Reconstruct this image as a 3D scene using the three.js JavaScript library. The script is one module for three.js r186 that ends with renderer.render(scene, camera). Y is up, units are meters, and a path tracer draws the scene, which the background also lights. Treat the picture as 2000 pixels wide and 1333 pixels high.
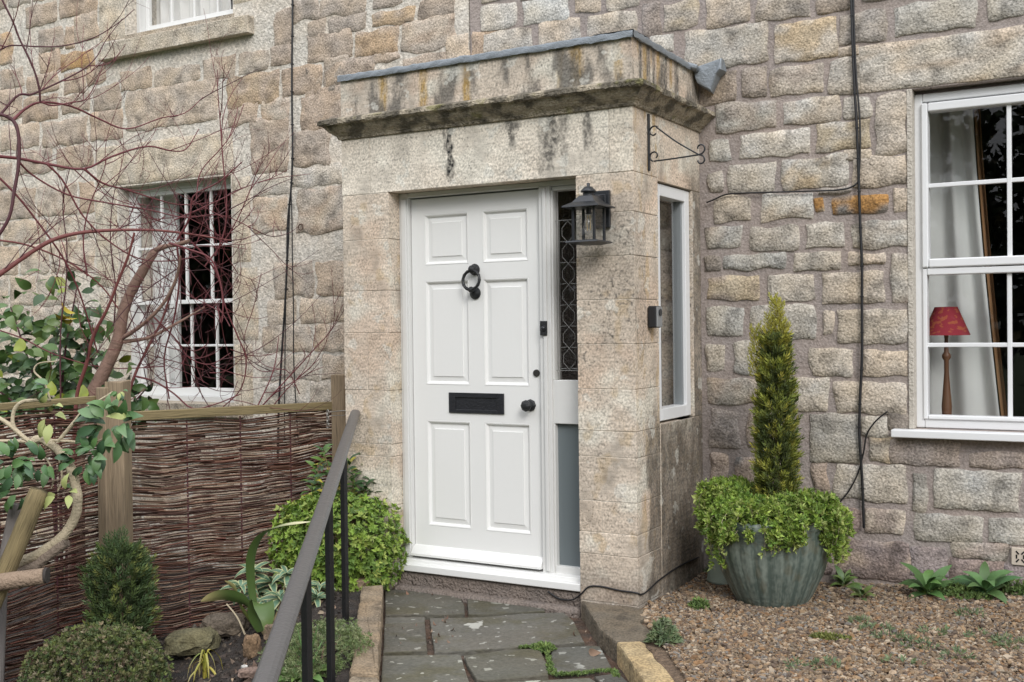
import * as THREE from 'three';
import { RoundedBoxGeometry } from 'three/addons/geometries/RoundedBoxGeometry.js';
import { mergeGeometries, toCreasedNormals, mergeVertices } from 'three/addons/utils/BufferGeometryUtils.js';

// ------------------------------------------------------------------ camera
const scene = new THREE.Scene();
const F = 2172.86, YAW = 0.5238, PITCH = -0.0129, ROLL = -0.0123;
const CAM = new THREE.Vector3(2.198, 1.281, 5.9275);
const fwd = new THREE.Vector3(-Math.sin(YAW) * Math.cos(PITCH), Math.sin(PITCH), -Math.cos(YAW) * Math.cos(PITCH));
const rgt0 = new THREE.Vector3(Math.cos(YAW), 0, -Math.sin(YAW));
const up0 = new THREE.Vector3().crossVectors(rgt0, fwd);
const rgt = rgt0.clone().multiplyScalar(Math.cos(ROLL)).addScaledVector(up0, Math.sin(ROLL));
const upv = up0.clone().multiplyScalar(Math.cos(ROLL)).addScaledVector(rgt0, -Math.sin(ROLL));
const camera = new THREE.PerspectiveCamera(2 * Math.atan(666.5 / F) * 180 / Math.PI, 2000 / 1333, 0.05, 400);
camera.position.copy(CAM);
camera.quaternion.setFromRotationMatrix(new THREE.Matrix4().makeBasis(rgt, upv, fwd.clone().negate()));
camera.updateMatrixWorld(true);
scene.add(camera);

// ------------------------------------------------------------------ sky, sun, exposure
{
  const W = 256, H = 128, d = new Float32Array(W * H * 4);
  for (let j = 0; j < H; j++) for (let i = 0; i < W; i++) {
    const el = (j + 0.5) / H * Math.PI - Math.PI / 2, az = i / W * Math.PI * 2;
    const s = Math.max(0, Math.sin(el));
    let L = el >= 0 ? 0.42 + 0.63 * s : 0.14;
    if (el >= 0) L *= 1 + 0.05 * Math.sin(az * 3 + 4 * s) * Math.cos(az * 5 - 6 * s) + 0.04 * Math.sin(az * 9 + 13 * s);
    const k = (j * W + i) * 4;
    d[k] = L * 0.965; d[k + 1] = L * 0.99; d[k + 2] = L * 1.045; d[k + 3] = 1;
    if (el < 0) { d[k] = 0.1; d[k + 1] = 0.11; d[k + 2] = 0.08; }
  }
  const t = new THREE.DataTexture(d, W, H, THREE.RGBAFormat, THREE.FloatType);
  t.mapping = THREE.EquirectangularReflectionMapping; t.magFilter = t.minFilter = THREE.LinearFilter; t.wrapS = THREE.RepeatWrapping; t.needsUpdate = true;
  scene.background = t; scene.environment = t;
}
const sun = new THREE.DirectionalLight(new THREE.Color(1, 0.97, 0.93), 0.9);
sun.position.set(1.2 * 8, 11, 1.1 * 10); sun.target.position.set(-0.5, 1, 0);
sun.castShadow = true; sun.shadow.radius = 40; sun.shadow.mapSize.set(2048, 2048);
Object.assign(sun.shadow.camera, { left: -8, right: 8, top: 8, bottom: -8, near: 0.5, far: 50 });
scene.add(sun, sun.target);
const EXPOSURE = 2.1;

// ------------------------------------------------------------------ helpers
let seed = 1;
function rnd() { seed |= 0; seed = seed + 0x6D2B79F5 | 0; let t = Math.imul(seed ^ seed >>> 15, 1 | seed); t = t + Math.imul(t ^ t >>> 7, 61 | t) ^ t; return ((t ^ t >>> 14) >>> 0) / 4294967296; }
const rr = (a, b) => a + (b - a) * rnd();
const pick = a => a[Math.floor(rnd() * a.length)];
const V = (x, y, z) => new THREE.Vector3(x, y, z);
const clamp = (x, a = 0, b = 1) => x < a ? a : x > b ? b : x;
const mix = (a, b, t) => a + (b - a) * t;
const sst = (a, b, x) => { const t = clamp((x - a) / (b - a)); return t * t * (3 - 2 * t); };
const ray = (u, v) => fwd.clone().addScaledVector(rgt, (u - 1000) / F).addScaledVector(upv, -(v - 666.5) / F);
const hit = (u, v, ax, val) => { const d = ray(u, v); return CAM.clone().addScaledVector(d, (val - CAM[ax]) / d[ax]); };
const onZ = (u, v, z) => hit(u, v, 'z', z), onY = (u, v, y) => hit(u, v, 'y', y), onX = (u, v, x) => hit(u, v, 'x', x);
const atD = (u, v, d) => CAM.clone().addScaledVector(ray(u, v), d);
// periodic gradient noise
const PERM = new Uint8Array(512), GX = new Float32Array(256), GY = new Float32Array(256);
{ const p = [...Array(256).keys()]; for (let i = 255; i > 0; i--) { const j = Math.floor(rnd() * (i + 1)); [p[i], p[j]] = [p[j], p[i]]; } for (let i = 0; i < 512; i++) PERM[i] = p[i & 255]; for (let i = 0; i < 256; i++) { const a = i / 256 * 6.2832; GX[i] = Math.cos(a); GY[i] = Math.sin(a); } }
function pn(x, y, per = 256, s = 0) {
  const xi = Math.floor(x), yi = Math.floor(y), fx = x - xi, fy = y - yi;
  const x0 = ((xi % per) + per) % per, x1 = (x0 + 1) % per, y0 = ((yi % per) + per) % per, y1 = (y0 + 1) % per;
  const h = (a, b) => PERM[(PERM[(a + s) & 255] + b) & 255];
  const u = fx * fx * fx * (fx * (fx * 6 - 15) + 10), v = fy * fy * fy * (fy * (fy * 6 - 15) + 10);
  const a = h(x0, y0), b = h(x1, y0), c = h(x0, y1), d = h(x1, y1);
  const n0 = GX[a] * fx + GY[a] * fy, n1 = GX[b] * (fx - 1) + GY[b] * fy, n2 = GX[c] * fx + GY[c] * (fy - 1), n3 = GX[d] * (fx - 1) + GY[d] * (fy - 1);
  return (n0 + u * (n1 - n0) + v * (n2 - n0 + u * (n0 - n1 - n2 + n3))) * 1.5;
}
function fbm(x, y, per, oct, s = 0) { let a = 0, w = 0.5, t = 0; for (let i = 0; i < oct; i++) { a += w * pn(x, y, per, s + i * 17); t += w; x *= 2; y *= 2; per = Math.min(256, per * 2); w *= 0.55; } return a / t; }
const toS = c => { c = clamp(c); return 255 * (c <= 0.0031308 ? c * 12.92 : 1.055 * Math.pow(c, 1 / 2.4) - 0.055); };
function tex(w, h, fn, color = true) {            // fn(u, v) -> linear [r,g,b] or a height
  const d = new Uint8Array(w * h * 4);
  for (let j = 0; j < h; j++) for (let i = 0; i < w; i++) {
    const c = fn(i / w, j / h), k = (j * w + i) * 4;
    if (color) { d[k] = toS(c[0]); d[k + 1] = toS(c[1]); d[k + 2] = toS(c[2]); } else d[k] = d[k + 1] = d[k + 2] = clamp(c) * 255;
    d[k + 3] = 255;
  }
  const t = new THREE.DataTexture(d, w, h); t.magFilter = THREE.LinearFilter; t.minFilter = THREE.LinearMipmapLinearFilter; t.generateMipmaps = true;
  t.wrapS = t.wrapT = THREE.RepeatWrapping; if (color) t.colorSpace = THREE.SRGBColorSpace; t.needsUpdate = true; return t;
}
const L3 = (r, g, b) => new THREE.Color().setRGB(r, g, b);
const std = (c, rough = 0.8, o = {}) => new THREE.MeshStandardMaterial({ color: c, roughness: rough, side: THREE.DoubleSide, ...o });
// geometry
function metricUV(g, s = 1, off = 0) {            // box-projected uv in metres
  g = g.index ? g.toNonIndexed() : g; const p = g.attributes.position, uv = new Float32Array(p.count * 2);
  const a = V(), b = V(), c = V(), n = V();
  for (let i = 0; i < p.count; i += 3) {
    a.fromBufferAttribute(p, i); b.fromBufferAttribute(p, i + 1); c.fromBufferAttribute(p, i + 2);
    n.crossVectors(b.clone().sub(a), c.clone().sub(a)); const ax = Math.abs(n.x), ay = Math.abs(n.y), az = Math.abs(n.z);
    [a, b, c].forEach((q, k) => { let u, v; if (az >= ax && az >= ay) { u = q.x; v = q.y; } else if (ax >= ay) { u = q.z; v = q.y; } else { u = q.x; v = q.z; } uv[(i + k) * 2] = u * s + off; uv[(i + k) * 2 + 1] = v * s + off * 1.7; });
  }
  g.setAttribute('uv', new THREE.BufferAttribute(uv, 2)); return g;
}
function strip(g) { for (const k of Object.keys(g.attributes)) if (!['position', 'normal', 'uv', 'color'].includes(k)) g.deleteAttribute(k); return g; }
const merge = gs => mergeGeometries(gs.map(g => strip(g.index ? g.toNonIndexed() : g)));
function box(x0, x1, y0, y1, z0, z1, r = 0.003) {
  const w = x1 - x0, h = y1 - y0, d = z1 - z0, m = Math.min(w, h, d);
  const g = r > 0 && m > 2.2 * r ? new RoundedBoxGeometry(w, h, d, 1, r) : new THREE.BoxGeometry(w, h, d);
  g.translate((x0 + x1) / 2, (y0 + y1) / 2, (z0 + z1) / 2); return metricUV(g);
}
function tube(pts, r0, r1, sides = 6, seg = 4, o = {}) {   // tapered tube along a smooth curve
  const cv = pts.length > 2 ? new THREE.CatmullRomCurve3(pts, false, 'centripetal') : new THREE.LineCurve3(pts[0], pts[1]);
  const n = Math.max(1, pts.length > 2 ? (pts.length - 1) * seg : seg), pos = [], uv = [], idx = [];
  let N = null; const len = cv.getLength();
  for (let i = 0; i <= n; i++) {
    const t = i / n, P = cv.getPoint(t), T = cv.getTangent(t); if (!isFinite(T.x) || T.lengthSq() < 1e-9) T.set(0, 1, 0);
    if (!N) { N = Math.abs(T.y) < 0.9 ? V(0, 1, 0).cross(T) : V(1, 0, 0).cross(T); }
    N.addScaledVector(T, -N.dot(T)).normalize(); const B = V().crossVectors(T, N);
    let r = mix(r0, r1, o.pow ? Math.pow(t, o.pow) : t); if (o.knob) r *= 1 + o.knob * pn(t * len * 14 + pts[0].x * 9, 3.3);
    for (let k = 0; k <= sides; k++) {
      const a = k / sides * Math.PI * 2, c = Math.cos(a), s = Math.sin(a);
      pos.push(P.x + r * (N.x * c + B.x * s), P.y + r * (N.y * c + B.y * s), P.z + r * (N.z * c + B.z * s)); uv.push(k / sides * Math.max(0.02, r0 * 6.3), t * len);
    }
  }
  const q = sides + 1;
  for (let i = 0; i < n; i++) for (let k = 0; k < sides; k++) { const a = i * q + k; idx.push(a, a + 1, a + q, a + 1, a + q + 1, a + q); }
  if (o.cap !== false) for (const [row, fl] of [[0, 1], [n, 0]]) {
    const c = cv.getPoint(row / n), b = pos.length / 3; pos.push(c.x, c.y, c.z); uv.push(0, 0);
    for (let k = 0; k < sides; k++) fl ? idx.push(b, row * q + k + 1, row * q + k) : idx.push(b, row * q + k, row * q + k + 1);
  }
  const g = new THREE.BufferGeometry(); g.setAttribute('position', new THREE.Float32BufferAttribute(pos, 3)); g.setAttribute('uv', new THREE.Float32BufferAttribute(uv, 2)); g.setIndex(idx); g.computeVertexNormals(); return g;
}
function tint(g, c) { const n = g.attributes.position.count, a = new Float32Array(n * 3); for (let i = 0; i < n; i++) { a[i * 3] = c[0]; a[i * 3 + 1] = c[1]; a[i * 3 + 2] = c[2]; } g.setAttribute('color', new THREE.BufferAttribute(a, 3)); return g; }
// objects
const taken = {};
function numbered(n) { const k = taken[n] = (taken[n] ?? -1) + 1; return k ? n + '_' + String(k).padStart(3, '0') : n; }
function mesh(name, g, m, parent) { const o = new THREE.Mesh(g, m); o.name = parent ? name : numbered(name); o.castShadow = o.receiveShadow = true; (parent || scene).add(o); return o; }
function thing(name, label, category, pos = [0, 0, 0], group) { const o = new THREE.Group(); o.name = numbered(name); o.position.set(...pos); o.userData = { label, category }; if (group) o.userData.group = group; scene.add(o); return o; }
function tag(o, label, category, group) { o.userData = { label, category }; if (group) o.userData.group = group; return o; }
function structure(name, g, m) { const o = mesh(name, g, m); o.userData = { kind: 'structure' }; return o; }
function stuff(o, label, category) { o.userData.kind = 'stuff'; if (label) { o.userData.label = label; o.userData.category = category; } return o; }
function rel(g, o) { g.translate(-o.position.x, -o.position.y, -o.position.z); return g; }   // world geometry into a thing's own frame
function instanced(name, g, m, mats, cols, parent) {
  const o = new THREE.InstancedMesh(g, m, mats.length); mats.forEach((M, i) => { o.setMatrixAt(i, M); if (cols) o.setColorAt(i, cols[i]); });
  o.name = parent ? name : numbered(name); o.castShadow = o.receiveShadow = true; (parent || scene).add(o); o.userData.kind = 'stuff'; return o;
}
function orient(pos, dir, roll, sc) {             // +y along dir
  const y = dir.clone().normalize(); let x = Math.abs(y.y) < 0.95 ? V(0, 1, 0).cross(y) : V(1, 0, 0).cross(y); x.normalize(); let z = V().crossVectors(x, y);
  const c = Math.cos(roll), s = Math.sin(roll); const x2 = x.clone().multiplyScalar(c).addScaledVector(z, s), z2 = z.clone().multiplyScalar(c).addScaledVector(x, -s);
  const S = typeof sc === 'number' ? V(sc, sc, sc) : sc;
  return new THREE.Matrix4().makeBasis(x2, y, z2).scale(S).setPosition(pos);
}
const rdir = (upBias = 0) => { const a = rnd() * 6.283, z = rr(-1, 1), r = Math.sqrt(1 - z * z); return V(r * Math.cos(a), z + upBias, r * Math.sin(a)).normalize(); };

// ------------------------------------------------------------------ textures and materials
const stoneMap = tex(1024, 1024, (u, v) => {
  const big = fbm(u * 3, v * 3, 3, 3, 1), med = fbm(u * 11, v * 11, 11, 3, 9), fine = fbm(u * 90, v * 90, 90, 2, 33);
  let L = 0.9 + 0.2 * big + 0.34 * med + 0.62 * fine;
  const pit = pn(u * 60, v * 60, 60, 77) + 0.5 * pn(u * 128, v * 128, 128, 5); L *= 1 - 0.3 * sst(0.5, 0.9, pit) * sst(-0.1, 0.3, big + med);
  const li = fbm(u * 16, v * 16, 16, 3, 55); const pale = sst(0.25, 0.5, li) * 0.28; L += pale;
  const soot = sst(0.12, 0.5, fbm(u * 7, v * 7, 7, 4, 71)) * 0.4; L *= 1 - soot;
  const w = 0.07 * fbm(u * 5, v * 5, 5, 2, 40) * (1 - soot);
  L *= 0.8; return [L * (1 + w), L * (1 - pale * 0.02), L * (1 - w * 1.6)];
});
const stoneBump = tex(1024, 1024, (u, v) => { const pit = pn(u * 60, v * 60, 60, 77) + 0.5 * pn(u * 128, v * 128, 128, 5); return 0.55 + 0.5 * fbm(u * 14, v * 14, 14, 5, 21) + 0.3 * fbm(u * 70, v * 70, 70, 2, 8) - 0.16 * sst(0.5, 0.9, pit) + 0.25 * fbm(u * 5, v * 9, 9, 3, 121); }, false);
const stoneM = new THREE.MeshStandardMaterial({ map: stoneMap, bumpMap: stoneBump, bumpScale: 0.008, roughness: 0.95, vertexColors: true, side: THREE.DoubleSide });
const mortarMapR = tex(512, 512, (u, v) => { const L = 1 + 0.25 * fbm(u * 6, v * 6, 6, 4, 3) + 0.3 * fbm(u * 80, v * 80, 80, 2, 13), p = 0.05 * fbm(u * 4, v * 4, 4, 3, 60); return [0.325 * L * (1 + p), 0.278 * L, 0.255 * L * (1 - p)]; });
const mortarMapL = tex(512, 512, (u, v) => { const L = 1 + 0.2 * fbm(u * 5, v * 5, 5, 4, 3) + 0.6 * fbm(u * 40, v * 40, 40, 3, 13), p = 0.06 * fbm(u * 4, v * 4, 4, 3, 60); return [0.60 * L * (1 + p), 0.55 * L, 0.48 * L * (1 - p)]; });
const mortarR = std(0xffffff, 0.97, { map: mortarMapR, bumpMap: stoneBump, bumpScale: 0.007 });
const mortarL = std(0xffffff, 0.97, { map: mortarMapL, bumpMap: stoneBump, bumpScale: 0.009 });
const woodMap = tex(512, 1024, (u, v) => { const g = fbm(u * 40 + 3 * pn(u * 4, v * 3, 4), v * 3, 64, 4, 2), c = pn(u * 70, v * 2.0, 70, 19); let L = 1 + 0.5 * g - 0.7 * sst(0.45, 0.75, c) + 0.2 * fbm(u * 3, v * 3, 3, 3, 44); return [0.27 * L, 0.205 * L, 0.135 * L]; });
const woodBump = tex(512, 1024, (u, v) => 0.6 + 0.4 * fbm(u * 40, v * 3, 64, 4, 2) - 0.6 * sst(0.45, 0.75, pn(u * 70, v * 2.0, 70, 19)), false);
[woodMap, woodBump].forEach(t => t.repeat.set(5, 1.6));
const woodM = std(0xffffff, 0.9, { map: woodMap, bumpMap: woodBump, bumpScale: 0.004 });
const woodGreen = std(L3(0.85, 0.88, 0.68), 0.9, { map: woodMap, bumpMap: woodBump, bumpScale: 0.004 });
const paintBump = tex(512, 512, (u, v) => 0.5 + 0.35 * fbm(u * 40, v * 3, 64, 3, 8) + 0.3 * fbm(u * 20, v * 20, 20, 2, 4), false);
const paintW = std(L3(0.78, 0.78, 0.765), 0.42, { bumpMap: paintBump, bumpScale: 0.0006 });
const paintGrey = std(L3(0.66, 0.66, 0.645), 0.5, { bumpMap: paintBump, bumpScale: 0.0014 });
const plasticW = std(L3(0.76, 0.77, 0.78), 0.35);
const ironM = std(L3(0.016, 0.017, 0.019), 0.42, { metalness: 0.2, bumpMap: stoneBump, bumpScale: 0.0015 });
const blackM = std(L3(0.022, 0.024, 0.028), 0.36);
const leadM = std(L3(0.24, 0.265, 0.29), 0.5, { metalness: 0.35, bumpMap: stoneBump, bumpScale: 0.003 });
const glassM = new THREE.MeshPhysicalMaterial({ color: 0xffffff, transmission: 1, thickness: 0, roughness: 0.0, ior: 1.5, side: THREE.DoubleSide });
const frostM = new THREE.MeshPhysicalMaterial({ color: L3(0.3, 0.35, 0.37), transmission: 0.5, thickness: 0, roughness: 0.35, ior: 1.5, side: THREE.DoubleSide });
const cableM = std(L3(0.015, 0.015, 0.017), 0.45);
const barkMap = tex(256, 512, (u, v) => { const L = 1 + 0.45 * fbm(u * 10, v * 14, 14, 4, 6) - 0.35 * sst(0.4, 0.7, pn(u * 3, v * 40, 40, 9)); return [0.24 * L, 0.15 * L, 0.115 * L]; });
const barkM = std(0xffffff, 0.8, { map: barkMap, bumpMap: stoneBump, bumpScale: 0.006 });
const redTwig = std(L3(0.14, 0.033, 0.038), 0.6), redBranch = std(L3(0.17, 0.05, 0.045), 0.65), darkTwig = std(L3(0.075, 0.022, 0.028), 0.65);
const paleStem = std(L3(0.47, 0.4, 0.28), 0.85, { bumpMap: stoneBump, bumpScale: 0.008 });
const leafM = (c, rough = 0.55, tr = 0.25) => new THREE.MeshPhysicalMaterial({ color: c, roughness: rough, transmission: tr, thickness: 0, side: THREE.DoubleSide });
const leafWhite = leafM(0xffffff, 0.7, 0.25), glossWhite = std(0xffffff, 0.38);

// ------------------------------------------------------------------ dimensions of the place (metres; wall face z = 0)
const P = 0.918, Q = 0.79;                        // porch face, door face
const PX0 = -1.8, RA = -1.478, RB = -0.316, RTOP = 2.036, CT = 2.349, PT = 2.694;
const PATH = -0.17, GRAVEL = -0.105, JOIN = -1.5;

// ------------------------------------------------------------------ ground
{
  const g = new THREE.PlaneGeometry(240, 240, 1, 1).rotateX(-Math.PI / 2).translate(0, -0.62, 0); metricUV(g);
  const lawn = tex(512, 512, (u, v) => { const L = 1 + 0.6 * fbm(u * 30, v * 30, 30, 3, 5); return [0.05 * L, 0.075 * L, 0.025 * L]; });
  structure('ground', metricUV(g), std(0xffffff, 1, { map: lawn }));
}
const soilMap = tex(512, 512, (u, v) => { const L = 1 + 0.9 * fbm(u * 12, v * 12, 12, 5, 5), w = 0.2 * fbm(u * 9, v * 9, 9, 2, 80); return [0.042 * L * (1 + w), 0.033 * L, 0.028 * L * (1 - w)]; });
const soilM = std(0xffffff, 1, { map: soilMap, bumpMap: stoneBump, bumpScale: 0.03 });
// fence line and bed surface
const FR = V(-2.2, 0, 0.5), FM = V(-2.62, 0, 1.75), FL = V(-2.55, 0, 2.95);
const kerbA = V(-1.40, 0, 1.30), kerbB = V(0.35, 0, 3.75);
function bedY(x, z) {                              // soil falls from the kerb to the fence
  const d = kerbB.clone().sub(kerbA).setY(0).normalize(); const s = (x - kerbA.x) * -d.z + (z - kerbA.z) * d.x;   // metres left of the kerb
  return mix(-0.11, -0.42, sst(0.05, 1.0, s)) + 0.05 * fbm(x * 2.2, z * 2.2, 256, 3, 4) + 0.022 * fbm(x * 9, z * 9, 256, 2, 14);
}
{
  const nx = 150, nz = 150, g = new THREE.PlaneGeometry(4.6, 4.4, nx, nz).rotateX(-Math.PI / 2).translate(-2.15, 0, 2.3); const p = g.attributes.position;
  const d = kerbB.clone().sub(kerbA).setY(0).normalize();
  for (let i = 0; i < p.count; i++) {
    let x = p.getX(i), z = p.getZ(i); const s = (x - kerbA.x) * -d.z + (z - kerbA.z) * d.x; 
    let y = bedY(x, z); if (s < -0.06) y = -0.5; p.setY(i, y);
  }
  g.computeVertexNormals(); structure('soil_bed', metricUV(g), soilM);
}
// gravel yard
const gravelY = (x, z) => GRAVEL + 0.02 * fbm(x * 1.6, z * 1.6, 256, 2, 3) + 0.03 * sst(0.4, 2.0, x) + 0.045 * sst(0.7, 0.05, z) * sst(0.7, 1.5, x);
const onGravel = (u, v) => { let c = onY(u, v, GRAVEL); for (let i = 0; i < 6; i++) c = onY(u, v, gravelY(c.x, Math.max(0.03, c.z))); c.z = Math.max(0.04, c.z); return c; };
{
  const g = new THREE.PlaneGeometry(5.4, 4.6, 110, 96).rotateX(-Math.PI / 2).translate(2.7, 0, 2.28); const p = g.attributes.position;
  for (let i = 0; i < p.count; i++) { const x = p.getX(i), z = p.getZ(i); p.setY(i, gravelY(x, z) - 0.012); }
  g.computeVertexNormals();
  const gm = tex(512, 512, (u, v) => { const L = 1 + 0.7 * fbm(u * 40, v * 40, 40, 3, 5); return [0.15 * L, 0.105 * L, 0.07 * L]; });
  // keep it out of the path: clip against the edging line
  const e0 = V(-0.10, 0, 1.02), e1 = V(0.75, 0, 2.3); const d = e1.clone().sub(e0).normalize();
  for (let i = 0; i < p.count; i++) { const x = p.getX(i), z = p.getZ(i); const s = (x - e0.x) * d.z - (z - e0.z) * d.x; if (s < 0.03) p.setY(i, -0.5); }
  structure('gravel_yard', metricUV(g), std(0xffffff, 1, { map: gm, bumpMap: stoneBump, bumpScale: 0.02 }));
}

function pebble(s) { const g = new THREE.IcosahedronGeometry(1, 1), p = g.attributes.position; const k = {}; for (let i = 0; i < p.count; i++) { const key = [p.getX(i), p.getY(i), p.getZ(i)].map(q => q.toFixed(3)).join(); k[key] ??= 1 + 0.6 * (rnd() - 0.5); const f = k[key]; p.setXYZ(i, p.getX(i) * f * rr(1, 1), p.getY(i) * f * 0.62, p.getZ(i) * f * 0.85); } return toCreasedNormals(g, 0.35); }
seed = 11;
{
  const cols = [[0.27, 0.19, 0.12], [0.2, 0.135, 0.085], [0.34, 0.255, 0.175], [0.24, 0.14, 0.07], [0.15, 0.11, 0.08], [0.38, 0.31, 0.23], [0.12, 0.085, 0.062], [0.18, 0.16, 0.14], [0.28, 0.19, 0.11], [0.2, 0.15, 0.1]];
  for (let v = 0; v < 3; v++) {
    const ms = [], cs = []; const e0 = V(-0.10, 0, 1.02), d = V(0.85, 0, 1.28).normalize();
    for (let i = 0; i < 36000; i++) {
      const x = rr(0.02, 3.2), z = rr(0.0, 2.9); const s = (x - e0.x) * d.z - (z - e0.z) * d.x; if (s < 0.13) continue; if (z < P + .02 && x < 0.03) continue;
      const r = 0.0045 + 0.0065 * rnd() * rnd() + (rnd() < 0.04 ? 0.006 : 0);
      ms.push(new THREE.Matrix4().compose(V(x, gravelY(x, z) + r * rr(-0.1, 0.75), z), new THREE.Quaternion().setFromEuler(new THREE.Euler(rr(-.6, .6), rnd() * 6.28, rr(-.6, .6))), V(r * rr(.9, 1.5), r, r * rr(.8, 1.2))));
      const c = pick(cols), f = rr(0.62, 1.18); cs.push(L3(c[0] * f, c[1] * f, c[2] * f));
    }
    const o = instanced('gravel', pebble(), std(0xffffff, 0.9), ms, cs); stuff(o, 'brown and buff gravel chippings covering the yard right of the porch', 'gravel');
  }
}
// path: bedding, flagstones
{
  const pth = structure('path', metricUV(new THREE.ExtrudeGeometry(new THREE.Shape([[-1.62, -0.6], [-0.1, -0.6], [1.9, -4.0], [0.2, -4.6], [-1.62, -1.2]].map(a => new THREE.Vector2(...a))), { depth: 0.2, bevelEnabled: false }).rotateX(-Math.PI / 2).translate(0, PATH - 0.222, 0)), std(0xffffff, 1, { map: soilMap, bumpMap: stoneBump, bumpScale: 0.02, color: L3(2.2, 1.8, 1.5) }));
  const flagMap = tex(1024, 1024, (u, v) => {
    const L = 1 + 0.3 * fbm(u * 4, v * 4, 4, 4, 3) + 0.35 * fbm(u * 60, v * 60, 60, 3, 23); const g = 0.06 * fbm(u * 3, v * 3, 3, 2, 90);
    const br = sst(-0.1, 0.4, fbm(u * 5, v * 5, 5, 4, 133)); let c = [mix(0.105, 0.085, br) * L * (1 - g), mix(0.1, 0.078, br) * L, mix(0.084, 0.052, br) * L * (1 + g)]; const lich = sst(0.33, 0.4, fbm(u * 7, v * 7, 7, 3, 61) + 0.12 * pn(u * 50, v * 50, 50, 2)) * sst(-0.05, 0.2, pn(u * 2, v * 2, 2, 8));
    const dots = sst(0.62, 0.68, pn(u * 24, v * 24, 24, 47) + 0.15 * pn(u * 90, v * 90, 90, 1));
    const t = Math.max(lich * 0.8, dots * 0.55); return [mix(c[0], 0.42, t), mix(c[1], 0.42, t), mix(c[2], 0.38, t)];
  });
  const flagM = std(0xffffff, 0.93, { map: flagMap, bumpMap: stoneBump, bumpScale: 0.008, vertexColors: true });
  const Z = (a, b) => { const q = onY(680 + a / 3.125, 1120 + b / 3.125, PATH); return [q.x, q.z]; };
  const polys = [
    [[220, 102], [395, 107], [640, 147], [690, 160], [712, 200], [715, 255], [600, 262], [380, 258], [222, 262]],
    [[722, 152], [970, 187], [1205, 207], [1205, 235], [1000, 245], [820, 258], [730, 255]],
    [[222, 268], [470, 266], [470, 300], [222, 308]],
    [[218, 318], [470, 310], [485, 480], [212, 493]],
    [[490, 275], [820, 270], [1060, 247], [1320, 240], [1380, 290], [1450, 425], [1240, 440], [960, 460], [520, 488]],
    [[205, 502], [690, 494], [720, 600], [765, 730], [190, 745]],
    [[705, 507], [960, 470], [1170, 460], [1220, 560], [1225, 620], [850, 655], [780, 650], [722, 560]],
    [[1240, 452], [1460, 437], [1540, 442], [1610, 565], [1440, 600], [1260, 615], [1235, 540]],
    [[790, 668], [1480, 637], [1540, 680], [1590, 790], [830, 850]],
    [[1500, 632], [1650, 610], [1790, 740], [1640, 800], [1560, 690]],
    [[180, 760], [770, 745], [860, 1010], [140, 1030]],
    [[850, 865], [1600, 805], [1790, 1020], [880, 1050]], [[1650, 815], [1810, 760], [1990, 940], [1800, 1000]],
    [[120, 1050], [900, 1070], [960, 1500], [20, 1500]], [[930, 1070], [1950, 1010], [2300, 1400], [1000, 1500]]];
  polys.forEach((pl, i) => {
    seed = 300 + i; const cen = [0, 0]; const pts = pl.map(q => Z(...q)); pts.forEach(q => { cen[0] += q[0] / pts.length; cen[1] += q[1] / pts.length; });
    const dense = []; pts.forEach((a, k) => { const b = pts[(k + 1) % pts.length]; const n = Math.max(2, Math.round(Math.hypot(a[0] - b[0], a[1] - b[1]) / 0.07)); for (let j = 0; j < n; j++) { const t = j / n, q = [mix(a[0], b[0], t), mix(a[1], b[1], t)]; const w = (j ? 0.006 : 0.010) * (rnd() - 0.5); dense.push(new THREE.Vector2(cen[0] + (q[0] - cen[0]) * (0.985 + w), -(cen[1] + (q[1] - cen[1]) * (0.985 + w)))); } });
    const g = new THREE.ExtrudeGeometry(new THREE.Shape(dense), { depth: 0.03, bevelEnabled: true, bevelSize: 0.006, bevelThickness: 0.006, bevelSegments: 2, bevelOffset: -0.006 }).rotateX(-Math.PI / 2).rotateX(rr(-.006, .006)).rotateZ(rr(-.006, .006));
    const f = rr(0.8, 1.2); mesh('flagstone', tint(metricUV(g.translate(0, PATH - 0.036 + rr(-.002, .006), 0), 0.8, i * 0.37), [f, f * rr(.97, 1.0), f * rr(.92, 1.0)]), flagM, pth);
  });
}

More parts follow.
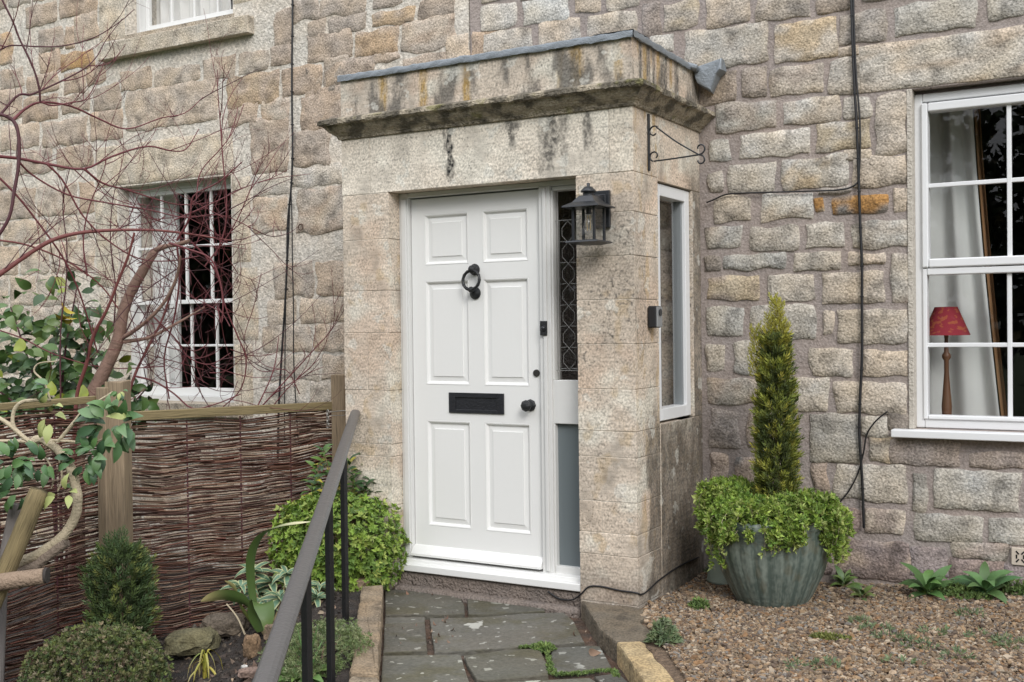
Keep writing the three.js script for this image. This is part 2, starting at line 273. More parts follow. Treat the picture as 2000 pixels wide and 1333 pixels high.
// ------------------------------------------------------------------ stones for the house walls
function stoneGeo(x0, x1, y0, y1, o = {}) {       // rough-faced block lying in the wall plane
  const gr = o.grow ?? 0.012; x0 -= gr; x1 += gr; y0 -= gr; y1 += gr; const w = x1 - x0, h = y1 - y0, nu = Math.max(6, Math.min(20, Math.round(w / 0.028))), nv = Math.max(5, Math.min(14, Math.round(h / 0.028)));
  const proud = o.proud ?? 0.014, rough = o.rough ?? 0.008, jit = o.jit ?? 0.010, pos = [], uv = [], idx = [], s = Math.floor(rnd() * 200), ou = rnd() * 9, ov = rnd() * 9, q = (nu + 1);
  const rc = o.round ?? Math.min(rr(.012, .03), 0.22 * Math.min(w, h));
  for (let j = 0; j <= nv; j++) for (let i = 0; i <= nu; i++) {
    const ring = Math.min(i, j, nu - i, nv - j); let a = i / nu, b = j / nv;
    const e = 0.007 / Math.min(w, h);                                     // tight bevel ring
    const rm = (t, n, k) => k === 0 ? 0 : k === n ? 1 : e + (k - 1) / (n - 2) * (1 - 2 * e);
    let X = rm(a, nu, i) * w, Y = rm(b, nv, j) * h;
    // round the corners
    const cx = X < rc ? rc : X > w - rc ? w - rc : X, cy = Y < rc ? rc : Y > h - rc ? h - rc : Y, dx = X - cx, dy = Y - cy, m = Math.max(Math.abs(dx), Math.abs(dy));
    if (m > 0 && dx && dy) { const l = Math.hypot(dx, dy); X = cx + dx * m / l; Y = cy + dy * m / l; }
    const edge = ring < 2 ? 1 : ring === 2 ? 0.5 : 0.15;
    X += edge * jit * 1.6 * pn((x0 + X) * 9, (y0 + Y) * 9, 256, s); Y += edge * jit * 1.6 * pn((x0 + X) * 9 + 50, (y0 + Y) * 9, 256, s);
    let z = ring === 0 ? -0.012 : ring === 1 ? proud * 0.88 : proud;
    if (ring > 0) z = Math.max(0.003, z + rough * fbm((x0 + X) * 7, (y0 + Y) * 11, 256, 3, s) * (ring === 1 ? 0.6 : 1.3));
    pos.push(x0 + X, y0 + Y, z); uv.push(x0 + X + ou, y0 + Y + ov);
  }
  for (let j = 0; j < nv; j++) for (let i = 0; i < nu; i++) { const a = j * q + i; idx.push(a, a + 1, a + q + 1, a, a + q + 1, a + q); }
  const g = new THREE.BufferGeometry(); g.setAttribute('position', new THREE.Float32BufferAttribute(pos, 3)); g.setAttribute('uv', new THREE.Float32BufferAttribute(uv, 2)); g.setIndex(idx); g.computeVertexNormals();
  const c = o.col || [1, 1, 1], c2 = o.col2, n = pos.length / 3, ca = new Float32Array(n * 3);
  for (let i = 0; i < n; i++) { const t = c2 ? sst(-0.05, 0.3, fbm(pos[i * 3] * 6, pos[i * 3 + 1] * 9, 256, 2, s + 5) + (o.bias ?? 0)) : 0; for (let k = 0; k < 3; k++) ca[i * 3 + k] = c2 ? mix(c[k], c2[k], t) : c[k]; }
  g.setAttribute('color', new THREE.BufferAttribute(ca, 3)); return g;
}
const COL = { p: [0.70, 0.64, 0.555], c: [0.64, 0.555, 0.455], g: [0.61, 0.555, 0.475], b: [0.52, 0.44, 0.365], o: [0.46, 0.255, 0.09], y: [0.6, 0.49, 0.345], k: [0.49, 0.405, 0.345], d: [0.31, 0.28, 0.25], u: [0.38, 0.305, 0.28] };
const toneL = t => { const q = { b: [0.585, 0.47, 0.37], c: [0.67, 0.56, 0.45], p: [0.72, 0.63, 0.525], y: [0.6, 0.45, 0.305], o: [0.56, 0.37, 0.18] }; return { col: vary(q[t[0]], 0.07), col2: t[1] ? vary(q[t[1]], 0.06) : undefined }; };
const vary = (c, a = 0.1) => { const f = 1 + a * (rnd() * 2 - 1), w = 0.05 * (rnd() * 2 - 1); return [c[0] * f * (1 + w), c[1] * f, c[2] * f * (1 - w)]; };
// right cottage: stones as seen, [x0, x1, top, bottom, tone] in photo pixels at the stone's middle, placed on the wall plane
const t7 = a => [1300 + a[0] / 2.666, 1300 + a[1] / 2.666, a[2] / 2.666, a[3] / 2.666, a[4]];
const t8 = a => [1300 + a[0] / 2.857, 1300 + a[1] / 2.857, 500 + a[2] / 2.857, 500 + a[3] / 2.857, a[4]];
const tb = a => [1200 + a[0] / 2.5, 1200 + a[1] / 2.5, 850 + a[2] / 2.5, 850 + a[3] / 2.5, a[4]];
const t4 = a => [600 + a[0] / 2.5, 600 + a[1] / 2.5, a[2] / 2.5, a[3] / 2.5, a[4]];
const t1 = a => [a[0] / 2.941, a[1] / 2.941, a[2] / 2.941, a[3] / 2.941, a[4]];
const rightStones = [
  ...[[0, 165, 15, 140, 'cy'], [215, 435, -20, 125, 'cb'], [475, 745, -30, 95, 'cb'], [790, 960, -25, 60, 'b'], [100, 535, 145, 340, 'gc'], [575, 890, 115, 305, 'yp'], [910, 1150, 68, 215, 'b'], [1190, 1615, 12, 165, 'g'], [1680, 1866, -30, 92, 'g'], [905, 1010, 250, 290, 'c'],
    [185, 365, 378, 530, 'b'], [400, 520, 358, 500, 'b'], [550, 820, 348, 490, 'cb'], [860, 1010, 305, 480, 'c'], [265, 575, 535, 675, 'bg'], [610, 910, 518, 635, 'cp'], [930, 1065, 512, 610, 'c'], [1105, 1250, 490, 800, 'c'], [235, 335, 738, 830, 'g'], [385, 755, 692, 805, 'pg'], [790, 1065, 640, 775, 'yc'], [930, 1075, 787, 830, 'c'],
    [230, 290, 900, 995, 'g'], [330, 570, 858, 1000, 'g'], [610, 950, 822, 972, 'py'], [980, 1250, 825, 963, 'c'], [260, 445, 1027, 1150, 'g'], [500, 765, 1018, 1140, 'pg'], [785, 822, 1045, 1095, 'oy'], [868, 1163, 1018, 1114, 'od'], [1190, 1250, 987, 1110, 'c'], [210, 400, 1187, 1290, 'gb'], [440, 695, 1187, 1300, 'c'], [740, 930, 1163, 1280, 'pc'], [972, 1258, 1162, 1285, 'cp'], [785, 985, 985, 1008, 'b']].map(t7),
  ...[[218, 300, 10, 80, 'd'], [320, 680, -5, 65, 'g'], [710, 980, -15, 75, 'gp'], [1020, 1220, -10, 45, 'c'], [1270, 1350, 0, 255, 'ck'], [235, 525, 118, 240, 'yk'], [580, 820, 110, 240, 'pg'], [880, 1220, 98, 258, 'cp'], [230, 435, 292, 440, 'g'], [485, 830, 285, 455, 'gp'], [887, 928, 308, 445, 'c'], [965, 1092, 305, 482, 'g'], [1105, 1345, 305, 482, 'gc'],
    [235, 320, 492, 635, 'g'], [385, 590, 492, 655, 'gp'], [815, 1045, 518, 665, 'g'], [1105, 1348, 532, 665, 'c'], [240, 565, 692, 820, 'gb'], [600, 905, 688, 855, 'gp'], [950, 1345, 712, 870, 'c'], [260, 405, 868, 1070, 'k'], [465, 640, 868, 1060, 'k'], [812, 1085, 893, 1150, 'g'], [1100, 1240, 902, 1005, 'g'], [1247, 1362, 885, 970, 'd'], [1145, 1262, 1018, 1150, 'yc']].map(t8),
  ...[[1345, 1690, 35, 140, 'k'], [1740, 2010, 92, 155, 'k'], [475, 550, 92, 270, 'k'], [602, 690, 112, 265, 'kd'], [720, 790, 112, 270, 'k'], [975, 1040, 135, 280, 'k'], [1080, 1430, 152, 315, 'g'], [1467, 1520, 182, 370, 'g'], [1562, 1980, 182, 360, 'gp'], [1225, 1415, 368, 475, 'kg'], [1465, 1800, 398, 510, 'g'], [1830, 2010, 410, 520, 'g'], [1100, 1195, 368, 480, 'u'], [470, 700, 295, 420, 'k'], [720, 1000, 295, 480, 'k'], [470, 700, 440, 600, 'u'], [730, 1060, 495, 660, 'u'], [1090, 1440, 525, 690, 'uk'], [1450, 1630, 560, 690, 'u'], [1645, 1925, 528, 600, 'gk'], [1645, 1900, 615, 715, 'u'], [1910, 2060, 635, 730, 'u']].map(tb),
  ...[[750, 825, -30, 240, 'b'], [850, 1020, 22, 140, 'p'], [860, 1100, 153, 250, 'pc'], [1055, 1275, -12, 105, 'p'], [1310, 1425, -40, 55, 'c'], [1465, 1615, -50, 38, 'c'], [1130, 1335, 103, 222, 'cp'], [1370, 1610, 68, 165, 'cb'], [1645, 1720, 15, 170, 'k'], [1680, 1790, 182, 250, 'p'], [845, 1120, 265, 380, 'p'], [1140, 1500, 235, 330, 'c'], [850, 1010, -130, -5, 'c'], [1040, 1280, -140, -30, 'c'], [1300, 1560, -150, -60, 'b']].map(t4)];
function pxRect([u0, u1, v0, v1, tone]) { const um = (u0 + u1) / 2, vm = (v0 + v1) / 2; return [onZ(u0, vm, 0).x, onZ(u1, vm, 0).x, onZ(um, v1, 0).y, onZ(um, v0, 0).y, tone]; }
const toneOf = t => ({ col: vary(COL[t[0]], 0.12), col2: t[1] ? vary(COL[t[1]], 0.1) : undefined });
function wallBody(x0, x1, y0, y1, holes) {
  const s = new THREE.Shape([[x0, y0], [x1, y0], [x1, y1], [x0, y1]].map(a => new THREE.Vector2(...a)));
  for (const h of holes) s.holes.push(new THREE.Path([[h[0], h[2]], [h[0], h[3]], [h[1], h[3]], [h[1], h[2]]].map(a => new THREE.Vector2(...a))));
  return metricUV(new THREE.ExtrudeGeometry(s, { depth: 0.38, bevelEnabled: false }).translate(0, 0, -0.38));
}
const overlap = (a, b, m = 0) => a[0] < b[1] + m && a[1] > b[0] - m && a[2] < b[3] + m && a[3] > b[2] - m;
function courses(x0, x1, y0, y1, blocked, hh, ww, joint) {   // coursed rubble wherever nothing stands yet
  const out = []; let y = y0;
  while (y < y1) { const h = rr(...hh); let x = x0 - rnd() * 0.2; while (x < x1) { const w = rr(...ww); const r = [x, x + w - joint, y, y + h - joint]; if (!blocked.some(b => overlap(r, b, 0.01))) out.push(r); else { const r2 = [x, x + w * 0.55 - joint, y, y + h - joint]; if (w > 0.3 && !blocked.some(b => overlap(r2, b, 0.008))) out.push(r2); else { const r3 = [x + w * 0.45, x + w - joint, y, y + h - joint]; if (w > 0.3 && !blocked.some(b => overlap(r3, b, 0.008))) out.push(r3); } } x += w; } y += h; }
  return out;
}
// window openings
const RW = [1.125, 2.42, 0.735, 2.462], LWn = [-4.72, -3.545, 0.73, 2.395], UW = [-4.6, -3.5, 3.52, 5.1];
seed = 21;
const cottageR = thing('stone_cottage', 'rough stone cottage wall with wide grey mortar joints and a white casement window', 'house', [0.3, -0.3, 0]);
{
  mesh('mortar', rel(wallBody(JOIN, 4.6, -0.6, 5.6, [RW]), cottageR), mortarR, cottageR);
  const rects = rightStones.map(pxRect).filter(r => r[0] > JOIN + 0.01).map(r => { if (r[1] > RW[0] - 0.004 && r[0] < RW[0] && r[3] > RW[2] && r[2] < RW[3]) r[1] = RW[0] - 0.004; return r; });
  for (const r of rects) { const t = toneOf(r[4]); mesh('stone', rel(stoneGeo(r[0], r[1], r[2], r[3], { ...t, proud: 0.010, rough: 0.006 }), cottageR), stoneM, cottageR); }
  const lint = [0.83, 2.9, 2.475, 2.705]; { const t = toneOf('gc'); mesh('lintel', rel(stoneGeo(...lint, { ...t, proud: 0.008, rough: 0.006, round: 0.012, jit: 0.006 }), cottageR), stoneM, cottageR); }
  seed = 77; const blocked = [...rects, lint, RW, [RW[0] - 0.02, RW[1], 0.66, 0.74], [-1.8, 0.02, -1, 2.2], [0, 1.66, -0.2, 2.85]];
  const more = courses(JOIN + 0.02, 4.5, -0.3, 4.4, blocked, [0.14, 0.21], [0.2, 0.46], 0.035);
  const near = more.filter(r => r[3] < 3.4 && r[0] < 2.7), far = more.filter(r => !(r[3] < 3.4 && r[0] < 2.7));
  for (const r of near) mesh('stone', rel(stoneGeo(...r, { ...toneOf(pick(['g', 'c', 'gp', 'b', 'cb'])), rough: 0.012 }), cottageR), stoneM, cottageR);
  stuff(mesh('wall_stones', rel(merge(far.map(r => stoneGeo(...r, { ...toneOf(pick(['g', 'c', 'gp', 'b'])) }))), cottageR), stoneM, cottageR));
  cottageR.userData.mortar = undefined; delete cottageR.userData.mortar;
}
// left cottage
seed = 31;
const cottageL = thing('stone_cottage', 'warm buff stone cottage wall with pale lime mortar and white sash windows', 'house', [-4, -0.3, 0]);
{
  mesh('mortar', rel(wallBody(-9, JOIN - 0.012, -0.6, 5.6, [LWn, UW]).translate(0, 0, -0.002), cottageL), mortarL, cottageL);
  const pxs = [
    ...[[145, 325, 30, 140, 'b'], [340, 480, -20, 90, 'b'], [490, 570, -10, 70, 'b'], [0, 70, 190, 370, 'yb'], [220, 360, 165, 290, 'b'], [375, 425, 150, 280, 'b'], [430, 560, 80, 230, 'c'], [225, 340, 300, 405, 'b'], [345, 540, 305, 390, 'yo'], [370, 490, 420, 530, 'b'], [500, 600, 385, 480, 'b'], [690, 870, 405, 510, 'c'], [880, 1150, 390, 480, 'c'], [1165, 1350, 332, 450, 'cb'], [1370, 1540, 305, 410, 'cb'], [1555, 1670, 262, 370, 'b'], [720, 1250, 492, 722, 'c'], [1300, 1600, 432, 600, 'yb'], [1620, 1840, 382, 540, 'b'], [1860, 2000, 330, 520, 'b'], [1310, 1480, 603, 710, 'b'], [1505, 1660, 573, 680, 'cb'], [1340, 1650, 692, 990, 'bc'], [1690, 1890, 752, 950, 'b'], [1730, 2000, 545, 735, 'b'], [1680, 1975, 960, 1060, 'cb'], [1470, 1560, 150, 260, 'b'], [1580, 1670, 60, 250, 'b'], [1690, 1830, 0, 110, 'b'], [1440, 1570, 10, 135, 'b'],
      [150, 330, 430, 530, 'b'], [0, 130, 400, 500, 'b'], [130, 330, 560, 690, 'b'], [350, 510, 545, 640, 'b'], [0, 120, 520, 680, 'b'], [240, 500, 690, 830, 'b'], [520, 700, 640, 800, 'b'], [0, 220, 720, 850, 'cb'], [540, 690, 500, 630, 'b'], [90, 300, 870, 990, 'b'], [320, 560, 850, 960, 'b'], [1710, 1980, 1085, 1330, 'cb'], [1400, 1660, 1010, 1120, 'c'], [1360, 1640, 1140, 1330, 'c']].map(t1),
    ...[[60, 285, -20, 65, 'b'], [320, 460, -40, 30, 'b'], [95, 290, 82, 145, 'b'], [310, 530, 52, 115, 'yb'], [545, 720, -10, 80, 'b'], [0, 85, 105, 180, 'b'], [-5, 220, 168, 290, 'b'], [235, 440, 152, 260, 'yb'], [460, 725, 92, 240, 'cb'], [330, 445, 262, 300, 'b'], [0, 65, 325, 410, 'b'], [85, 320, 292, 405, 'b'], [0, 190, 432, 600, 'b'], [470, 725, 265, 400, 'b']].map(t4)];
  const rects = pxs.map(pxRect).filter(r => r[1] < JOIN + 0.05).map(r => { r[1] = Math.min(r[1], JOIN - 0.02); return r; });
  const dressed = [[-4.98, -3.5, 2.405, 2.72], [-4.98, -4.735, 1.62, 2.39], [-4.95, -4.735, 0.7, 1.61], [-3.53, -3.36, 1.75, 2.39], [-3.53, -3.3, 1.2, 1.735], [-3.53, -3.36, 0.65, 1.19], [-4.9, -4.61, 3.52, 4.2], [-3.49, -3.25, 3.6, 4.2], [-4.85, -4.61, 4.21, 5.1], [-3.49, -3.3, 4.21, 5.1], [-4.9, -3.25, 5.11, 5.4]];
  for (const r of rects) for (const b of dressed) if (overlap(r, b, 0.01)) { if (b[1] - r[0] < 0.55 * (r[1] - r[0]) && r[1] > b[1]) r[0] = b[1] + 0.022; else if (r[1] - b[0] < 0.55 * (r[1] - r[0]) && r[0] < b[0]) r[1] = b[0] - 0.022; else if (b[3] - r[2] < 0.55 * (r[3] - r[2]) && r[3] > b[3]) r[2] = b[3] + 0.02; }
  const clash = (r, list) => list.some(b => overlap(r, b, 0.0));
  for (const r of rects) if (r[3] < 2.4) r[4] = pick(['cp', 'pc', 'c', 'p', 'cb']);
  for (const r of rects) if (!clash(r, dressed) && !clash(r, [LWn, UW, [-4.87, -3.28, 3.36, 3.53]])) mesh('stone', rel(stoneGeo(...r.slice(0, 4), { ...toneL(r[4]), proud: 0.005, rough: 0.007, jit: 0.014 }), cottageL), stoneM, cottageL);
  dressed.forEach((r, i) => mesh(i === 0 || i === 10 ? 'lintel' : 'jamb_stone', rel(stoneGeo(...r, { col: vary([0.78, 0.67, 0.525], 0.04), col2: vary([0.7, 0.59, 0.455], .05), proud: 0.004, rough: 0.003, round: 0.006, jit: 0.004, grow: 0.002 }), cottageL), stoneM, cottageL));
  const blocked = [...rects, ...dressed, LWn, UW, [-4.87, -3.28, 3.36, 3.53]];
  seed = 91; const more = courses(-8.9, JOIN - 0.03, -0.4, 5.4, blocked, [0.17, 0.27], [0.28, 0.62], 0.03);
  const isNear = r => r[0] > -6.6 && r[3] < 4.3 && r[2] > 0.2, near = more.filter(isNear), far = more.filter(r => !isNear(r));
  for (const r of near) mesh('stone', rel(stoneGeo(...r, { ...toneL(pick(r[3] < 2.3 ? ['c', 'cp', 'p', 'pc'] : ['b', 'cb', 'b', 'c'])), proud: 0.004, rough: 0.006, jit: 0.014 }), cottageL), stoneM, cottageL);
  stuff(mesh('wall_stones', rel(merge(far.map(r => stoneGeo(...r, { ...toneL(pick(['c', 'cb', 'b'])), proud: 0.005, jit: 0.014 }))), cottageL), stoneM, cottageL));
  // upper sill
  mesh('window_sill', rel(metricUV(tint(new RoundedBoxGeometry(1.55, 0.125, 0.2, 1, 0.005), [0.66, 0.575, 0.46])).translate(-4.075, 3.4325, -0.035), cottageL), stoneM, cottageL);
  mesh('window_sill', rel(metricUV(tint(new THREE.BoxGeometry(1.13, 0.05, 0.2), [0.55, 0.47, 0.37])).translate(-4.05, 3.522, -0.1), cottageL), stoneM, cottageL);
  mesh('window_sill', rel(metricUV(tint(new RoundedBoxGeometry(1.36, 0.1, 0.32, 1, 0.01), [0.55, 0.47, 0.37])).translate(-4.13, 0.70, -0.1), cottageL), stoneM, cottageL);
}
// ------------------------------------------------------------------ windows
function bars(rects, z0, z1, r = 0.003) { return merge(rects.map(q => box(q[0], q[1], q[2], q[3], z0, z1, r))); }
const ring = (x0, x1, y0, y1, t, tb = t, tt = t) => [[x0, x0 + t, y0, y1], [x1 - t, x1, y0, y1], [x0 + t, x1 - t, y0, y0 + tb], [x0 + t, x1 - t, y1 - tt, y1]];
function paneGrid(parent, o, x0, x1, y0, y1, nx, ny, z, bt, mat, barMat) {
  for (let i = 0; i < nx; i++) for (let j = 0; j < ny; j++) { const a = mix(x0, x1, i / nx) + (i ? bt / 2 : 0), b = mix(x0, x1, (i + 1) / nx) - (i < nx - 1 ? bt / 2 : 0), c = mix(y0, y1, j / ny) + (j ? bt / 2 : 0), d = mix(y0, y1, (j + 1) / ny) - (j < ny - 1 ? bt / 2 : 0); const g = new THREE.PlaneGeometry(b - a + 0.006, d - c + 0.006).rotateX(rr(-.003, .003)).rotateY(rr(-.003, .003)).translate((a + b) / 2, (c + d) / 2, z); mesh('pane', rel(g, o), mat, parent); }
  for (let i = 1; i < nx; i++) { const x = mix(x0, x1, i / nx); mesh('glazing_bar', rel(box(x - bt / 2, x + bt / 2, y0 - 0.003, y1 + 0.003, z - 0.012, z + 0.013, 0.004), o), barMat, parent); }
  for (let j = 1; j < ny; j++) { const y = mix(y0, y1, j / ny); mesh('glazing_bar', rel(box(x0 - 0.003, x1 + 0.003, y - bt / 2, y + bt / 2, z - 0.010, z + 0.011, 0.004), o), barMat, parent); }
}
{ // right casement window, white plastic
  const o = cottageR, z = -0.09, x0 = RW[0] + 0.012, x1 = RW[1] - 0.012, y0 = RW[2] + 0.002, y1 = RW[3] - 0.02, my = 1.577;
  const w = mesh('window', rel(bars(ring(x0, x1, y0, y1, 0.042, 0.05), z - 0.03, z + 0.035, 0.006), o), plasticW, o); w.userData.label = 'white casement window with red lampshade behind its glass';
  mesh('sash', rel(bars(ring(x0 + 0.037, x1 - 0.037, my - 0.022, y1 - 0.05, 0.032, 0.045, 0.045), z - 0.025, z + 0.055, 0.008), o), plasticW, w);
  mesh('sash', rel(bars(ring(x0 + 0.037, x1 - 0.037, y0 + 0.045, my - 0.026, 0.022, 0.022, 0.034), z - 0.025, z + 0.046, 0.006), o), plasticW, w);
  const gx0 = x0 + 0.067, gx1 = x1 - 0.067; paneGrid(w, o, gx0, gx1, my + 0.02, y1 - 0.093, 3, 2, z + 0.02, 0.022, glassM, plasticW);
  paneGrid(w, o, x0 + 0.057, x1 - 0.057, y0 + 0.067, my - 0.06, 3, 2, z + 0.014, 0.022, glassM, plasticW);
  mesh('window_sill', rel(box(1.035, 2.5, 0.694, 0.734, -0.07, 0.075, 0.006), o), plasticW, o);
  mesh('sealant', rel(bars([[RW[0] - 0.012, RW[0] + 0.014, RW[2], RW[3]]], -0.1, 0.0125, 0.004), o), std(L3(0.5, 0.46, 0.4), 0.9, { bumpMap: stoneBump, bumpScale: 0.01 }), o);
}
function sashWindow(o, R, split, label) {
  const [x0, x1, y0, y1] = R, z = -0.14; const w = mesh('window', rel(bars(ring(x0, x1, y0, y1, 0.04, 0.06, 0.04), z - 0.05, z + 0.04, 0.005), o), paintGrey, o); w.userData.label = label;
  const a0 = x0 + 0.04, a1 = x1 - 0.04;
  mesh('sash', rel(bars(ring(a0, a1, split - 0.016, y1 - 0.04, 0.03, 0.03, 0.035), z - 0.015, z + 0.022), o), paintW, w);
  mesh('sash', rel(bars(ring(a0, a1, y0 + 0.06, split + 0.014, 0.03, 0.06, 0.028), z - 0.055, z - 0.018), o), paintW, w);
  paneGrid(w, o, a0 + 0.03, a1 - 0.03, split + 0.014, y1 - 0.075, 4, 2, z + 0.004, 0.017, glassM, paintW);
  paneGrid(w, o, a0 + 0.03, a1 - 0.03, y0 + 0.12, split - 0.014, 4, 2, z - 0.036, 0.017, glassM, paintW);
  return w;
}
seed = 41;
sashWindow(cottageL, LWn, 1.50, 'white sash window behind the bare red stems');
sashWindow(cottageL, UW, 4.3, 'upstairs white sash window with net curtains');
// rooms behind the windows
function room(x0, x1, y0, y1, d, c) { const t = 0.06, z0 = -0.38 - d, z1 = -0.381; structure('room', merge([box(x0, x1, y0 - t, y0, z0, z1, 0), box(x0, x1, y1, y1 + t, z0, z1, 0), box(x0 - t, x0, y0 - t, y1 + t, z0, z1, 0), box(x1, x1 + t, y0 - t, y1 + t, z0, z1, 0), box(x0 - t, x1 + t, y0 - t, y1 + t, z0 - t, z0, 0)]), std(c, 0.9)); }
room(0.2, 4.2, 0.05, 2.75, 3.6, L3(0.09, 0.08, 0.07)); room(-6.6, -2.6, 0.05, 2.75, 3.4, L3(0.12, 0.105, 0.09)); room(-6.4, -2.7, 3.1, 5.4, 3.2, L3(0.3, 0.29, 0.27));
// curtains
function curtainGeo(x0t, x1t, x0b, x1b, y0, y1, z, amp, n) { const g = new THREE.PlaneGeometry(1, 1, 60, 24), p = g.attributes.position; for (let i = 0; i < p.count; i++) { const u = p.getX(i) + 0.5, v = p.getY(i) + 0.5, e = Math.pow(1 - v, 1.4); p.setXYZ(i, mix(mix(x0t, x1t, u), mix(x0b, x1b, u), e), mix(y0, y1, v), z + amp * Math.sin(u * n * 6.283 + Math.sin(v * 3 + u * 5) * 0.5)); } g.computeVertexNormals(); return g; }
{
  const c = thing('curtain', 'long pale grey curtain with ochre edging beside the red lamp', 'curtain', [1.3, 0.1, -0.48]);
  const cl = std(L3(0.62, 0.64, 0.62), 0.95), edge = std(L3(0.25, 0.14, 0.065), 0.95);
  mesh('curtain_cloth', rel(curtainGeo(1.1, 1.36, 1.12, 1.56, 0.1, 2.6, -0.48, 0.026, 2.3), c), cl, c);
  mesh('curtain_edging', rel(curtainGeo(1.362, 1.395, 1.562, 1.60, 0.1, 2.6, -0.485, 0.02, 1.2), c), edge, c);
  const s = thing('net_curtain', 'gathered white net curtain inside the upstairs window', 'curtain', [-4.1, 3.4, -0.5]);
  mesh('curtain_cloth', rel(curtainGeo(-4.75, -3.85, -4.75, -3.8, 3.4, 5.2, -0.3, 0.03, 9), s), std(L3(0.72, 0.71, 0.68), 0.95), s);
  const sh = thing('shutter', 'folded white panelled shutter inside the downstairs sash window', 'shutter', [-4.6, 0.75, -0.45]);
  mesh('shutter_leaf', rel(box(-4.70, -4.42, 0.8, 2.4, -0.34, -0.31, 0.004), sh), paintW, sh);
  for (const [a, b] of [[0.9, 1.4], [1.5, 2.3]]) mesh('shutter_panel', rel(box(-4.65, -4.47, a, b, -0.312, -0.302, 0.004), sh), paintW, sh);
}
// table lamp in the right window
{
  const b = onZ(1850, 822, -0.26), o = thing('table_lamp', 'table lamp with red patterned shade on a turned wooden stem', 'lamp', [b.x, 0.735, -0.26]);
  const shadeMap = tex(256, 128, (u, v) => { const n = fbm(u * 14, v * 6, 14, 3, 7), t = sst(0.08, 0.2, n); return [mix(0.24, 0.32, t), mix(0.02, 0.08, t), mix(0.032, 0.035, t)]; });
  const sc = onZ(1848, 600, -0.26).y - 0.735, y0 = onZ(1850, 655, -0.26).y - 0.735, r1 = (onZ(1900, 655, -0.26).x - onZ(1806, 652, -0.26).x) / 2;
  mesh('lampshade', new THREE.CylinderGeometry(r1 * 0.48, r1, sc - y0, 40, 1, true).translate(0, (sc + y0) / 2, 0), std(0xffffff, 0.9, { map: shadeMap }), o);
  const wd = std(L3(0.13, 0.06, 0.028), 0.5);
  mesh('stem', new THREE.LatheGeometry([[0.0, 0], [0.022, 0], [0.024, 0.05], [0.026, 0.1], [0.018, 0.2], [0.012, 0.28], [0.012, 0.34], [0.022, 0.355], [0.022, 0.37], [0.012, 0.385], [0.009, 0.45], [0.012, y0 + 0.0], [0.018, y0 + 0.02], [0.008, y0 + 0.04], [0, y0 + 0.05]].map(a => new THREE.Vector2(...a)), 16), wd, o);
  const tb2 = thing('window_table', 'dark wooden table inside the right window under the lamp', 'table', [1.6, 0, -0.45]);
  mesh('tabletop', rel(box(1.16, 2.3, 0.7, 0.735, -0.75, -0.2, 0.004), tb2), wd, tb2); for (const [x, z] of [[1.2, -0.25], [2.25, -0.25], [1.2, -0.7], [2.25, -0.7]]) mesh('leg', rel(box(x - .025, x + .025, 0.05, 0.699, z - .025, z + .025, 0.003), tb2), wd, tb2);
}

// ------------------------------------------------------------------ porch
const U0 = -1.95, UWd = 3.0, V0 = -0.3, VH = 3.1;  // unfolded face: u = x on the front, then P - z round the corner
const SN = (u0, v0, u1, v1) => null;
const sx = (u, v) => onZ(u, v, P).x, sy = (u, v) => onZ(u, v, P).y;
const streaks = [[878, 0.024, 2.07, 2.34, 1], [866, 0.012, 2.2, 2.35, .6], [1000, 0.035, 2.2, 2.345, .75], [1075, 0.035, 2.06, 2.345, .8], [1146, 0.024, 2.15, 2.35, .75], [790, 0.03, 2.2, 2.34, .3], [1058, 0.015, 2.05, 2.2, .5], [1100, 0.02, 2.03, 2.15, .5]].map(a => [sx(a[0], 300), ...a.slice(1)]);
const ochre = [[747, .022, .8], [826, .022, .8], [911, .02, .9], [1125, .03, .8], [1205, .02, .6], [1095, .015, .5]].map(a => [sx(a[0], 150), a[1], a[2]]);
const sideStr = [[0.10, 0.02, 'k'], [0.16, 0.03, 'o'], [0.2, 0.022, 'k'], [0.27, 0.018, 'k'], [0.33, 0.025, 'o'], [0.42, 0.03, 'k'], [0.5, 0.02, 'o'], [0.58, 0.03, 'k']];
